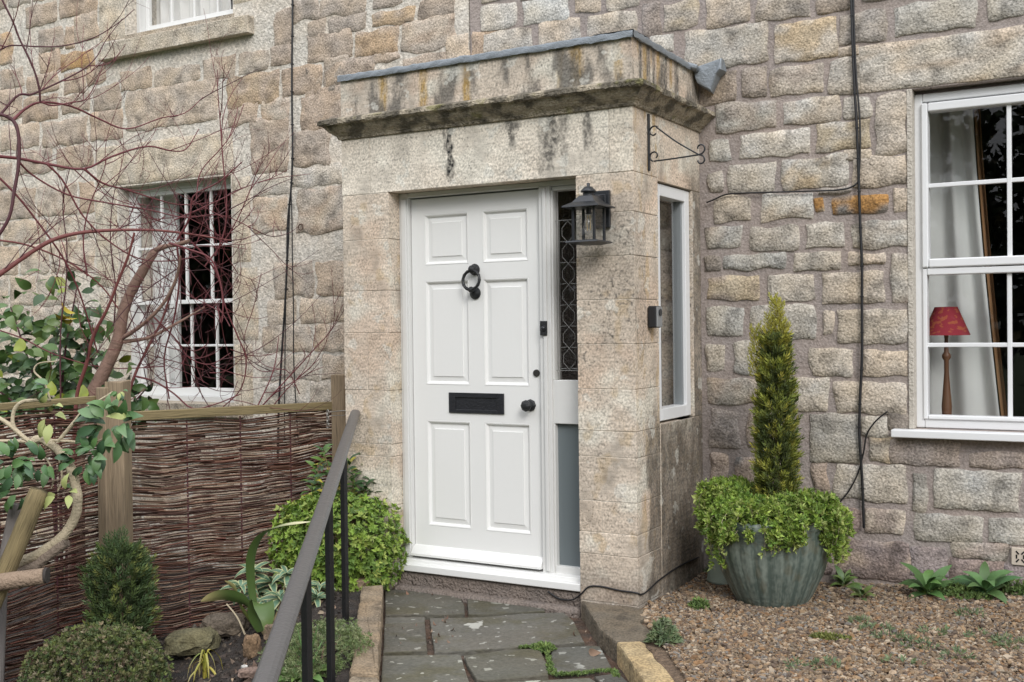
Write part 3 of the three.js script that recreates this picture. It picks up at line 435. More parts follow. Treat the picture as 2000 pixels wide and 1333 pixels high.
function porchColour(u, v) {
  const X = U0 + u * UWd, Y = V0 + v * VH, s = u * 30, t = v * 31;
  const big = fbm(X * 2.3, Y * 2.3, 256, 3, 1), med = fbm(X * 9, Y * 9, 256, 4, 19), fine = fbm(X * 85, Y * 85, 256, 2, 37);
  const horiz = fbm(X * 8, Y * 60, 256, 2, 29);
  let L = 1 + 0.14 * big + 0.26 * med + 0.62 * fine + 0.1 * horiz; let r = 0.575, g = 0.49, b = 0.4;
  const pale = sst(0.0, 0.35, fbm(X * 3.1 + 7, Y * 3.1, 256, 3, 57)); r = mix(r, 0.64, pale); g = mix(g, 0.59, pale); b = mix(b, 0.5, pale);
  const peach = sst(0.12, 0.4, fbm(X * 2.2 + 17, Y * 2.8, 256, 3, 97)); r = mix(r, 0.58, peach * .6); g = mix(g, 0.445, peach * .65); b = mix(b, 0.34, peach * .65);
  if (Y > 2.036 && Y < 2.36 && X < 0) { const k = 0.6; r = mix(r, 0.68, k); g = mix(g, 0.635, k); b = mix(b, 0.55, k); }
  const spk = pn(X * 55, Y * 55, 256, 64) + 0.5 * pn(X * 120, Y * 120, 256, 3); L *= 1 - 0.45 * sst(0.42, 0.8, spk) * sst(-0.2, 0.3, fbm(X * 4, Y * 4, 256, 2, 12));
  let grey = 0, och = 0, moss = 0, brown = 0;
  const grime = fbm(X * 5, Y * 3.2, 256, 4, 141) + 0.5 * fine; grey = Math.max(grey, 0.55 * sst(0.2, 0.6, grime));
  if (Y > 2.0 && Y < 2.37 && X < 0.05) for (const q of streaks) { const w = q[1] * (1 + 0.8 * pn(Y * 14, q[0] * 40, 256, 7)), dx = Math.abs(X - q[0] + 0.012 * pn(Y * 9, q[0] * 30, 256, 9)) / w; if (dx < 1.6) grey = Math.max(grey, q[4] * (1 - sst(0.5, 1.5, dx)) * sst(q[2] - 0.03, q[2] + 0.05, Y) * (0.55 + 0.7 * sst(-0.35, 0.3, fbm(X * 40, Y * 30, 256, 3, 15)))); }
  if (Y > 2.42) {                                   // parapet: algae and ochre runs
    const a = fbm(X * 9, Y * 3, 256, 4, 201); const low = 1 - sst(2.47, 2.66, Y + 0.16 * a);
    grey = Math.max(grey, 0.85 * sst(-0.1, 0.35, a + 0.1 * low) * (X < -1.7 ? .4 : 1)); 
    if (X < 0) for (const q of ochre) { const dx = Math.abs(X - q[0] + 0.014 * pn(Y * 8, q[0] * 30, 256, 4)) / (q[1] * 1.2); if (dx < 1.6) och = Math.max(och, q[2] * (1 - sst(0.4, 1.5, dx)) * (0.6 + 0.5 * sst(-.3, .3, fbm(X * 50, Y * 18, 256, 2, 6)))); }
    else for (const q of sideStr) { const dx = Math.abs(X - q[0]) / q[1]; if (dx < 1.6) { const w = (1 - sst(0.4, 1.5, dx)) * (0.6 + 0.5 * sst(-.3, .3, fbm(X * 50, Y * 18, 256, 2, 6))); if (q[2] === 'k') grey = Math.max(grey, 0.9 * w); else och = Math.max(och, 0.75 * w); } }
  }
  if (X > 0) {                                      // side face: dark growth low down and by the wall, yellow lichen by the corner
    const n = fbm(X * 6, Y * 4, 256, 4, 221); const zone = Math.max(sst(0.95, 0.65, Y + 0.3 * n) * sst(0.09, 0.17, X + 0.14 * n), sst(0.66, 0.8, X + 0.12 * n) * 0.95 * sst(2.36, 1.9, Y));
    brown = zone * (0.75 + 0.25 * sst(-.2, .3, fbm(X * 14, Y * 4, 256, 3, 63))); grey = Math.max(grey, zone * 0.6 * sst(-0.1, 0.35, fbm(X * 42, Y * 26, 256, 3, 33)));
    moss = Math.max(moss, 0.7 * sst(0.1, 0.4, fbm(X * 7, Y * 5, 256, 3, 88)) * sst(0.3, 0.05, Math.abs(X - 0.75)) * sst(2.2, 1.2, Y));
    och = Math.max(och, 0.55 * sst(0.12, 0.35, fbm(X * 16, Y * 5, 256, 3, 301)) * sst(0.28, 0.1, Math.abs(X - 0.22)));
  } else if (Y < 2.03) och = Math.max(och, 0.45 * sst(0.2, 0.45, fbm(X * 7, Y * 6, 256, 3, 317)));
  if (X > -0.36 && X < 0.14) { const z = sst(0.9, 1.2, Y + 0.25 * big) * sst(2.05, 1.8, Y + 0.15 * med); grey = Math.max(grey, z * (0.22 + 0.6 * sst(0.0, 0.45, fbm(X * 45, Y * 45, 256, 3, 433)) * sst(-0.25, 0.25, fbm(X * 5, Y * 4, 256, 3, 437)))); }
  { const z = sst(0.15, 0.5, fbm(X * 3.5 + 3, Y * 3, 256, 3, 447)); grey = Math.max(grey, 0.42 * z * sst(-0.05, 0.4, fbm(X * 50, Y * 50, 256, 3, 451))); }
  if (Y < 0.16 && X > -0.4 && X < 0.2) grey = Math.max(grey, 0.5 * sst(0.2, -0.05, Y + 0.08 * med));
  och *= Y < 2.03 ? .7 : 1; r = mix(r, 0.42, och); g = mix(g, 0.27, och); b = mix(b, 0.085, och);
  r = mix(r, 0.25, moss); g = mix(g, 0.21, moss); b = mix(b, 0.1, moss);
  r = mix(r, 0.175, brown); g = mix(g, 0.142, brown); b = mix(b, 0.108, brown);
  r = mix(r, 0.13, grey); g = mix(g, 0.12, grey); b = mix(b, 0.105, grey);
  const wl = sst(0.26, 0.36, fbm(X * 7, Y * 7, 256, 4, 401)) * (Y > 2.03 ? 0.6 : 0.55); r = mix(r, 0.6, wl); g = mix(g, 0.58, wl); b = mix(b, 0.52, wl);
  return [r * L, g * L, b * L];
}
const porchMap = tex(1536, 1536, porchColour);
porchMap.wrapS = porchMap.wrapT = THREE.ClampToEdgeWrapping;
const porchM = new THREE.MeshStandardMaterial({ map: porchMap, bumpMap: null, roughness: 0.96, vertexColors: true, side: THREE.DoubleSide });
const porchBump = tex(1024, 1024, (u, v) => { const X = u * UWd, Y = v * VH; return 0.5 + 0.3 * fbm(X * 9, Y * 50, 256, 3, 29) + 0.4 * fbm(X * 30, Y * 30, 256, 4, 11); }, false);
porchBump.wrapS = porchBump.wrapT = THREE.ClampToEdgeWrapping; porchM.bumpMap = porchBump; porchM.bumpScale = 0.0045;
function porchUV(g, du = 0, dv = 0) {
  g = g.index ? g.toNonIndexed() : g; g.computeVertexNormals(); const p = g.attributes.position, uv = new Float32Array(p.count * 2), a = V(), b = V(), c = V(), n = V();
  for (let i = 0; i < p.count; i += 3) {
    a.fromBufferAttribute(p, i); b.fromBufferAttribute(p, i + 1); c.fromBufferAttribute(p, i + 2); n.crossVectors(b.clone().sub(a), c.clone().sub(a));
    const cx = (a.x + b.x + c.x) / 3, side = Math.abs(n.x) > Math.abs(n.z) && Math.abs(n.x) > Math.abs(n.y);
    [a, b, c].forEach((q, k) => { let X = q.x, Y = q.y; if (side) X = cx > -0.15 ? P - q.z : cx + (cx < -0.9 ? 1 : -1) * (P - q.z); else if (Math.abs(n.y) > Math.abs(n.z)) { if (cx > -0.02 && q.z < P - 0.02) X = P - q.z; Y += 0.3 * (q.z - P); } uv[(i + k) * 2] = clamp((X + du - U0) / UWd, 0.002, 0.998); uv[(i + k) * 2 + 1] = clamp((Y + dv - V0) / VH, 0.002, 0.998); });
  }
  g.setAttribute('uv', new THREE.BufferAttribute(uv, 2)); return g;
}
const porch = thing('stone_porch', 'pale ashlar entrance porch with moulded cornice around the white door', 'porch', [-0.9, -0.2, 0.45]);
seed = 51;
function ashlar(x0, x1, y0, y1, z0, z1, name = 'ashlar_block', f0 = 1) {
  const r = 0.0025, g = new RoundedBoxGeometry(x1 - x0, y1 - y0, z1 - z0, 1, r); g.translate((x0 + x1) / 2 + rr(-.0012, .0012), (y0 + y1) / 2, (z0 + z1) / 2 + rr(-.0015, .0015));
  const f = rr(0.96, 1.05) * f0, w = rr(-0.02, 0.02); return mesh(name, rel(tint(porchUV(g), [f * (1 + w), f, f * (1 - w)]), porch), porchM, porch);
}
{
  const J = 0.003, T = 0.2;
  // mortar core behind the blocks
  const core = new THREE.Shape([[PX0 + .006, -0.3], [RA - .006, -0.3], [RA - .006, RTOP + .006], [RB + .006, RTOP + .006], [RB + .006, -0.3], [-0.006, -0.3], [-0.006, CT + .1], [PX0 + .006, CT + .1]].map(a => new THREE.Vector2(...a)));
  const coreG = new THREE.ExtrudeGeometry(core, { depth: 0.205, bevelEnabled: false }).translate(0, 0, P - 0.2075);
  const sideS = new THREE.Shape([[0, -0.3], [0.72, -0.3], [0.72, 2.45], [0, 2.45]].map(a => new THREE.Vector2(...a))); sideS.holes.push(new THREE.Path([[0.118, 0.77], [0.118, 2.02], [0.62, 2.02], [0.62, 0.77]].map(a => new THREE.Vector2(...a))));
  const sideG = new THREE.ExtrudeGeometry(sideS, { depth: 0.18, bevelEnabled: false }).rotateY(-Math.PI / 2).translate(-0.006, 0, 0);
  const leftG = new THREE.BoxGeometry(0.18, 2.75, 0.72).translate(PX0 + 0.1, 1.07, 0.36);
  mesh('mortar', rel(merge([coreG, sideG, leftG].map(g => metricUV(g))), porch), std(L3(0.85, 0.83, 0.8), 0.97, { map: mortarMapL, bumpMap: stoneBump, bumpScale: 0.006 }), porch);
  // left jamb courses
  const ys = v => sy(720, v), yr = v => sy(1190, v);
  const L = [-0.3, ys(1090), ys(985), ys(890), ys(866), ys(762), ys(650), ys(568), ys(468), RTOP];
  for (let i = 0; i < L.length - 1; i++) { const sp = [2, 5, 7].includes(i) ? mix(PX0, RA, rr(.35, .65)) : null; if (sp) { ashlar(PX0, sp - J / 2, L[i], L[i + 1] - J, P - T, P); ashlar(sp + J / 2, RA, L[i], L[i + 1] - J, P - T, P); } else ashlar(PX0, RA, L[i], L[i + 1] - J, P - T, P); }
  // right jamb, returning round the corner
  const R = [-0.3, yr(1178), yr(1085), yr(1042), yr(980), yr(893), yr(842), yr(760), yr(672), yr(585), yr(500), yr(415), RTOP];
  for (let i = 0; i < R.length - 1; i++) { const sp = [3, 7].includes(i) ? sx(i === 3 ? 1172 : 1200, 700) : null; if (sp) { ashlar(RB, sp - J / 2, R[i], R[i + 1] - J, P - T, P); ashlar(sp + J / 2, 0, R[i], R[i + 1] - J, 0.612, P); } else ashlar(RB, 0, R[i], R[i + 1] - J, 0.612, P); }
  // frieze
  const jl = sx(722, 320), jr = sx(1190, 300);
  ashlar(PX0, jl - J / 2, RTOP, CT + 0.05, P - T, P, 'frieze_block'); ashlar(jl + J / 2, jr - J / 2, RTOP, CT + 0.05, P - T, P, 'lintel', 1.06); ashlar(jr + J / 2, 0, RTOP, CT + 0.05, 0.612, P, 'frieze_block');
  // side face
  ashlar(-0.19, 0.0, 2.019, CT + 0.05, 0.003, 0.6105, 'frieze_block'); ashlar(-0.19, 0.002, 0.775, 2.014, 0.003, 0.124); ashlar(-0.19, 0.003, -0.3, 0.77, 0.003, 0.6105);
  // left side face
  for (let i = 0; i < 8; i++) ashlar(PX0, PX0 + 0.19, -0.3 + i * 0.34, -0.3 + (i + 1) * 0.34 - J, 0.003, P - T - 0.004);
  // parapet
  const py0 = 2.44; const pj = [PX0, 0, 0, 0];
  for (let i = 0; i < 1; i++) ashlar(pj[i] + (i ? J / 2 : 0), pj[i + 1], py0, PT, P - 0.2, P, 'parapet_block', 0.92);
  ashlar(-0.2, 0, py0, PT - 0.001, 0.003, P - 0.204, 'parapet_block', 0.95); ashlar(PX0, PX0 + 0.2, py0, PT - 0.001, 0.003, P - 0.204, 'parapet_block', 0.95);
  mesh('roof', rel(box(PX0 + 0.02, -0.02, PT - 0.05, PT - 0.004, 0.003, P - 0.02, 0), porch), leadM, porch);
}
// cornice: moulded profile swept round three sides
{
  const prof = [[0, CT], [0.012, CT + 0.004], [0.016, CT + 0.014], [0.02, CT + 0.022], [0.03, CT + 0.03], [0.05, CT + 0.045], [0.066, CT + 0.063], [0.074, CT + 0.074], [0.092, CT + 0.078], [0.097, CT + 0.084], [0.096, CT + 0.104], [0.085, CT + 0.112], [0.03, CT + 0.128], [0, CT + 0.136]];
  const corner = o => [[PX0 - o, 0.002], [PX0 - o, P + o], [o, P + o], [o, 0.002]], N = [14, 60, 26], pos = [], uv = [], idx = []; const rows = [];
  prof.forEach(([o, y], k) => { const c = corner(o), line = []; for (let s = 0; s < 3; s++) for (let i = s ? 1 : 0; i <= N[s]; i++) { const t = i / N[s]; line.push([mix(c[s][0], c[s + 1][0], t), y, mix(c[s][1], c[s + 1][1], t)]); } rows.push(line); });
  const W = rows[0].length;
  rows.forEach((ln, k) => ln.forEach((q, i) => { const lip = k >= 7 && k <= 11 ? 1 : k > 2 && k < 13 ? 0.35 : 0.05; const n = 0.011 * lip * fbm(i * 0.55, k * 0.9, 256, 3, 66), m = 0.007 * lip * fbm(i * 0.6 + 40, k * 0.9, 256, 3, 16); const out = i <= 14 ? [-1, 0] : i <= 74 ? [0, 1] : [1, 0]; pos.push(q[0] + out[0] * n, q[1] + m, q[2] + out[1] * n); const X = i <= 14 ? q[0] : i <= 74 ? q[0] : P - q[2]; uv.push(X, q[1] + prof[k][0] * 0.8); }));
  for (let k = 0; k < rows.length - 1; k++) for (let i = 0; i < W - 1; i++) { const a = k * W + i; idx.push(a, a + 1, a + W + 1, a, a + W + 1, a + W); }
  let g = new THREE.BufferGeometry(); g.setAttribute('position', new THREE.Float32BufferAttribute(pos, 3)); g.setAttribute('uv', new THREE.Float32BufferAttribute(uv, 2)); g.setIndex(idx);
  g = toCreasedNormals(g, 0.6);
  const cm = tex(1024, 256, (u, v) => { const L = 1 + 0.3 * fbm(u * 30, v * 8, 30, 3, 4) + 0.4 * fbm(u * 160, v * 40, 160, 2, 9); const dk = sst(-0.2, 0.3, fbm(u * 24, v * 5, 24, 4, 41)), ms = sst(0.18, 0.4, fbm(u * 16, v * 4, 16, 4, 59)) * 0.7; let c = [mix(0.36, 0.12, dk), mix(0.31, 0.105, dk), mix(0.235, 0.08, dk)]; c = [mix(c[0], 0.16, ms), mix(c[1], 0.15, ms), mix(c[2], 0.05, ms)]; return c.map(q => q * L); });
  cm.repeat.set(0.42, 1.7);
  mesh('cornice', rel(g, porch), std(0xffffff, 0.97, { map: cm, bumpMap: stoneBump, bumpScale: 0.016 }), porch);
}
// lead capping and outlet
{
  const o = 0.022, y0 = PT - 0.004, y1 = PT + 0.026;
  const seg = (a, b, out) => { const n = Math.ceil(a.distanceTo(b) / 0.025), gs = []; const pts = []; for (let i = 0; i <= n; i++) { const q = a.clone().lerp(b, i / n); q.y += 0.008 * fbm(i * 0.2, out * 9, 256, 3, 5); pts.push(q); } const pos = [], uv = [], idx = []; const pr = [[-0.2, 0.026], [-0.02, 0.026], [0.012, 0.023], [0.017, 0.017], [0.018, 0.004], [0.019, -0.012], [0.014, -0.014], [0.003, -0.010]];
    const d = b.clone().sub(a).normalize(), nrm = V(d.z, 0, -d.x).multiplyScalar(-1); pts.forEach((q, i) => pr.forEach(([h, y], k) => { const w = 0.008 * fbm(i * 0.55, k * 0.6, 256, 3, 9 + out); pos.push(q.x + nrm.x * (h + w), q.y + y + w * .6, q.z + nrm.z * (h + w)); uv.push(i * 0.05, k * 0.03); }));
    for (let i = 0; i < n; i++) for (let k = 0; k < pr.length - 1; k++) { const m = i * pr.length + k; idx.push(m, m + 1, m + pr.length, m + 1, m + pr.length + 1, m + pr.length); } const g = new THREE.BufferGeometry(); g.setAttribute('position', new THREE.Float32BufferAttribute(pos, 3)); g.setAttribute('uv', new THREE.Float32BufferAttribute(uv, 2)); g.setIndex(idx); g.computeVertexNormals(); return g; };
  mesh('lead_flashing', rel(seg(V(PX0 - 0.01, PT, P), V(0.012, PT, P), 1), porch), leadM, porch);
  mesh('lead_flashing', rel(seg(V(0, PT + 0.001, P + 0.016), V(0, PT - 0.012, 0.16), 2), porch), leadM, porch);
  const h = [[1339, 118], [1398, 103], [1401, 126], [1388, 138], [1375, 165], [1345, 148], [1341, 138]];
  const sh = new THREE.Shape([[0.0, 0.0], [0.135, 0.035], [0.14, -0.02], [0.11, -0.05], [0.075, -0.125], [0.01, -0.08], [0, -0.05]].map(a => new THREE.Vector2(...a)));
  const g = new THREE.ExtrudeGeometry(sh, { depth: 0.06, bevelEnabled: true, bevelSize: 0.008, bevelThickness: 0.01, bevelSegments: 2, curveSegments: 4 }).translate(0.015, PT + 0.0, 0.02);
  const p = g.attributes.position; for (let i = 0; i < p.count; i++) { const x = p.getX(i), y = p.getY(i), z = p.getZ(i); p.setXYZ(i, x + 0.012 * pn(y * 18, z * 20), y + 0.01 * pn(x * 20, z * 15, 256, 4), z + 0.022 * pn(x * 22, y * 14, 256, 8) - 0.15 * Math.max(0, PT - 0.08 - y)); } g.computeVertexNormals();
  mesh('lead_outlet', rel(metricUV(g), porch), leadM, porch);
  mesh('lead_outlet', rel(metricUV(new RoundedBoxGeometry(0.07, 0.03, 0.12, 2, 0.012).rotateZ(-.35).rotateY(.2).translate(0.012, PT - .004, 0.12)), porch), leadM, porch);
}
// door frame, door, sidelight
const DL = -1.412, DR = -0.589;
const dx = (u, v) => onZ(u, v, Q).x, dy = (u, v) => onZ(u, v, Q).y;
{
  const zf = Q + 0.028, zb = Q - 0.06, MX = dx(1081, 600);      // mullion right edge
  const fr = mesh('door_frame', rel(bars([[RA + 0.001, DL - 0.004, -0.02, RTOP - 0.002], [DL - 0.004, RB - .001, 2.008, RTOP - 0.001], [DR + 0.004, MX, -0.02, 2.008], [RB - 0.03, RB - 0.001, -0.02, 2.008]], zb, zf, 0.004), porch), paintGrey, porch);
  mesh('frame_moulding', rel(bars([[RA + 0.02, DL - 0.012, 0, 2.0], [DR + 0.03, MX - 0.02, 0, 2.0]], zf - 0.002, zf + 0.012, 0.005), porch), paintGrey, fr);
  mesh('threshold', rel(merge([box(RA - 0.0, RB + 0.001, -0.066, -0.026, Q - 0.1, Q + 0.12, 0.006), box(RA + 0.01, RB - 0.004, -0.03, -0.008, Q - 0.1, Q + 0.07, 0.005)]), porch), paintW, porch);
  const s0 = -0.066; mesh('plinth', rel(merge([metricUV(new RoundedBoxGeometry(RB - RA + 0.004, 0.26, 0.2, 2, 0.02).translate((RA + RB) / 2, -0.2, Q - 0.0)), metricUV(new RoundedBoxGeometry(RB - RA + 0.0, 0.16, 0.2, 2, 0.03).translate((RA + RB) / 2, -0.225, Q + 0.05))]), porch), std(L3(0.6, 0.58, 0.55), 0.98, { map: mortarMapR, bumpMap: stoneBump, bumpScale: 0.02 }), porch);
  // sidelight
  const gx0 = MX + 0.006, gx1 = RB - 0.03, ym0 = dy(1105, 828), ym1 = dy(1105, 743), yt = 1.99;
  const sl = mesh('sidelight', rel(bars([[MX - 0.001, gx1 + .001, ym0, ym1], [MX - .001, gx0 + 0.004, -0.01, ym0], [MX - .001, gx0 + 0.004, ym1, 2.005], [MX, gx1, -0.012, 0.03], [MX, gx1, yt - 0.005, 2.006]], zb + 0.01, zf - 0.012, 0.003), porch), paintGrey, porch);
  mesh('pane', rel(new THREE.PlaneGeometry(gx1 - gx0, yt - ym1).translate((gx0 + gx1) / 2, (yt + ym1) / 2, Q - 0.015), porch), glassM, sl);
  mesh('frosted_pane', rel(new THREE.PlaneGeometry(gx1 - gx0, ym0 - 0.02).translate((gx0 + gx1) / 2, (ym0 + 0.02) / 2, Q - 0.015), porch), frostM, sl);
  mesh('backing', rel(box(gx0 - .01, gx1 + .01, 0.0, ym0 + .01, Q - 0.07, Q - 0.062, 0), porch), std(L3(0.1, 0.12, 0.13), 0.9), sl);
  // leading: a border line and a column of diamonds
  const came = std(L3(0.3, 0.3, 0.29), 0.5, { metalness: 0.4 }), cz = Q - 0.008, w = 0.0016, gs = [], cxm = dx(1109, 560), hw = 0.034, a0 = cxm - hw - 0.004, a1 = cxm + hw + 0.004, seg = (x0, y0, x1, y1) => gs.push(tube([V(x0, y0, cz), V(x1, y1, cz)], w, w, 4, 1));
  seg(gx0 + 0.014, ym1, gx0 + 0.014, yt); seg(a0 - 0.012, ym1, a0 - 0.012, yt - 0.16); seg(a1 + 0.012, ym1, a1 + 0.012, yt - 0.16); seg(gx0, ym1 + 0.05, gx1, ym1 + 0.05); seg(gx0, yt - 0.16, gx1, yt - 0.16);
  const n = 7, hgt = (yt - 0.16 - ym1 - 0.06) / n; for (let i = 0; i < n; i++) { const y = ym1 + 0.055 + i * hgt, m = y + hgt / 2, k = 0.014; for (const sg of [-1, 1]) { seg(cxm, y, cxm + sg * hw, m - 0.02); seg(cxm + sg * hw, m - 0.02, cxm + sg * hw, m + 0.02); seg(cxm + sg * hw, m + 0.02, cxm, y + hgt); seg(cxm + sg * k, y + 0.006, cxm + sg * (hw + 0.016), y + 0.004); } }
  mesh('leading', rel(merge(gs), porch), came, sl);
  // door
  const dz = 0.042; const S = new THREE.Shape([[DL, 0.012], [DR, 0.012], [DR, 2.0], [DL, 2.0]].map(a => new THREE.Vector2(...a)));
  const cols = [[dx(831, 600), dx(916, 600)], [dx(944, 600), dx(1033, 600)]], rws = [[dy(930, 514), dy(930, 413)], [dy(930, 753), dy(930, 546)], [dy(930, 1035), dy(930, 825)]];
  const cells = []; for (const c of cols) for (const r of rws) cells.push([c[0], c[1], r[0], r[1]]);
  for (const c of cells) S.holes.push(new THREE.Path([[c[0], c[2]], [c[0], c[3]], [c[1], c[3]], [c[1], c[2]]].map(a => new THREE.Vector2(...a))));
  const dg = metricUV(new THREE.ExtrudeGeometry(S, { depth: dz, bevelEnabled: false }).translate(0, 0, Q - dz));
  const door = mesh('door', rel(dg, porch), paintW, porch); door.userData.label = 'white six-panel front door with black furniture';
  for (const c of cells) {
    const pg = []; const ringShape = (i0, i1, z0, z1) => { const q = (a, z) => [[c[0] + a, c[2] + a, z], [c[1] - a, c[2] + a, z], [c[1] - a, c[3] - a, z], [c[0] + a, c[3] - a, z]]; const A = q(i0, z0), B = q(i1, z1), pos = []; for (let k = 0; k < 4; k++) { const m = (k + 1) % 4; pos.push(...A[k], ...A[m], ...B[m], ...A[k], ...B[m], ...B[k]); } const g = new THREE.BufferGeometry(); g.setAttribute('position', new THREE.Float32BufferAttribute(pos, 3)); g.computeVertexNormals(); return metricUV(g); };
    pg.push(ringShape(-0.001, 0.002, Q - 0.004, Q + 0.002), ringShape(0.002, 0.008, Q + 0.002, Q), ringShape(0.008, 0.012, Q, Q - 0.006), ringShape(0.012, 0.017, Q - 0.006, Q - 0.014), ringShape(0.017, 0.02, Q - 0.014, Q - 0.0145), ringShape(0.02, 0.045, Q - 0.0145, Q - 0.0105), ringShape(0.045, 0.047, Q - 0.0105, Q - 0.006));
    const ct = new THREE.PlaneGeometry(c[1] - c[0] - 0.094, c[3] - c[2] - 0.094).translate((c[0] + c[1]) / 2, (c[2] + c[3]) / 2, Q - 0.006); pg.push(metricUV(ct));
    mesh('door_panel', rel(merge(pg), porch), paintW, door);
  }
  const wb = new THREE.Shape([[0, 0], [0.05, 0], [0.05, 0.012], [0.012, 0.052], [0, 0.056]].map(a => new THREE.Vector2(...a))); const wg = new THREE.ExtrudeGeometry(wb, { depth: DR - DL + 0.004, bevelEnabled: false }).rotateY(-Math.PI / 2).translate(DR + 0.002, 0.008, 0); 
  const wgp = wg.attributes.position; for (let i = 0; i < wgp.count; i++) wgp.setZ(i, wgp.getZ(i) + Q - 0.001); mesh('weather_bar', rel(metricUV(wg), porch), paintW, door);
  // letterbox
  const lb = [dx(878, 788), dx(985, 788), dy(930, 808), dy(930, 768)], lbm = std(L3(0.02, 0.021, 0.025), 0.4, { bumpMap: stoneBump, bumpScale: 0.003 });
  mesh('letterbox', rel(merge([...ring(lb[0], lb[1], lb[2], lb[3], 0.042, 0.02, 0.026).map(q => box(q[0], q[1], q[2], q[3], Q - 0.002, Q + 0.009, 0.002)), box(lb[0] + 0.04, lb[1] - 0.04, lb[2] + 0.018, lb[3] - 0.024, Q - 0.002, Q + 0.003, 0)]), porch), lbm, door);
  // knob
  const kb = onZ(1036, 792, Q); const kg = new THREE.LatheGeometry([[0, 0], [0.032, 0], [0.033, 0.006], [0.026, 0.012], [0.013, 0.016], [0.012, 0.032], [0.02, 0.038], [0.03, 0.046], [0.031, 0.056], [0.022, 0.066], [0.012, 0.07], [0, 0.071]].map(a => new THREE.Vector2(...a)), 8).rotateX(Math.PI / 2).translate(dx(1038, 792) - 0.004, kb.y, Q);
  mesh('door_knob', rel(toCreasedNormals(kg, 0.3), porch), ironM, door);
  mesh('lock', rel(new THREE.CylinderGeometry(0.018, 0.019, 0.01, 24).rotateX(Math.PI / 2).translate(dx(1048.5, 729), dy(1048.5, 729), Q + 0.004), porch), std(L3(0.05, 0.048, 0.045), 0.5, { metalness: 0.5 }), door);
  // ring knocker
  const k1 = onZ(928, 527, Q), k2 = onZ(929, 573, Q); const kgs = [new THREE.LatheGeometry([[0, 0], [0.03, 0], [0.032, 0.008], [0.024, 0.016], [0.018, 0.03], [0.022, 0.04], [0.012, 0.05], [0, 0.052]].map(a => new THREE.Vector2(...a)), 14).rotateX(Math.PI / 2).translate(k1.x, k1.y, Q - 0.001), new THREE.LatheGeometry([[0, 0], [0.033, 0], [0.034, 0.008], [0.024, 0.014], [0.02, 0.024], [0.01, 0.03], [0, 0.031]].map(a => new THREE.Vector2(...a)), 14).rotateX(Math.PI / 2).translate(k2.x, k2.y, Q - 0.001)];
  const R = 0.052, yc = (k1.y + k2.y) / 2 + 0.006, rp = []; for (let i = 0; i <= 36; i++) { const a = i / 36 * 6.2832; rp.push(V(k1.x + R * Math.cos(a), yc + R * Math.sin(a), Q + 0.043 - 0.006 * Math.sin(a))); } const rg = tube(rp, 0.0085, 0.0085, 8, 2); const q = rg.attributes.position; 
  kgs.push(rg); for (let i = 0; i < 12; i++) { const a = i / 12 * 6.2832; kgs.push(new THREE.SphereGeometry(0.0098, 8, 6).scale(1, 1, 0.95).translate(k1.x + R * Math.cos(a), yc + R * Math.sin(a), Q + 0.043 - .006 * Math.sin(a))); } kgs.push(new THREE.SphereGeometry(0.017, 10, 8).translate(k1.x, yc - R, Q + 0.044));
  mesh('door_knocker', rel(merge(kgs), porch), ironM, door);
  mesh('door_lining', rel(box(DL - 0.004, DR + 0.004, -0.006, 2.008, Q - 0.08, Q - 0.062, 0), porch), blackM, porch);
}
// porch side window
{
  const z0 = 0.13, z1 = 0.609, y0 = 0.782, y1 = 2.012, xr = -0.035; const f = []; const bz = (a, b, c, d, x0, x1, r = 0.004) => f.push(box(x0, x1, c, d, a, b, r));
  const t = 0.062; bz(z0, z0 + t, y0, y1, xr - 0.06, xr + 0.02); bz(z1 - t, z1, y0, y1, xr - 0.06, xr + 0.02); bz(z0 + t, z1 - t, y0, y0 + t, xr - 0.06, xr + 0.02); bz(z0 + t, z1 - t, y1 - t, y1, xr - 0.06, xr + 0.02);
  const w = mesh('side_window', rel(merge(f), porch), plasticW, porch); w.userData.label = 'white framed window in the side of the porch';
  const f2 = []; const b2 = (a, b, c, d) => f2.push(box(xr - 0.05, xr + 0.002, c, d, a, b, 0.003)); b2(z0 + t, z0 + t + 0.022, y0 + t, y1 - t); b2(z1 - t - 0.022, z1 - t, y0 + t, y1 - t);
  mesh('gasket', rel(merge(f2), porch), std(L3(0.22, 0.24, 0.25), 0.5), w);
  mesh('pane', rel(new THREE.PlaneGeometry(z1 - z0 - 2 * t, y1 - y0 - 2 * t).rotateY(Math.PI / 2).translate(xr - 0.02, (y0 + y1) / 2, (z0 + z1) / 2), porch), glassM, w);
}
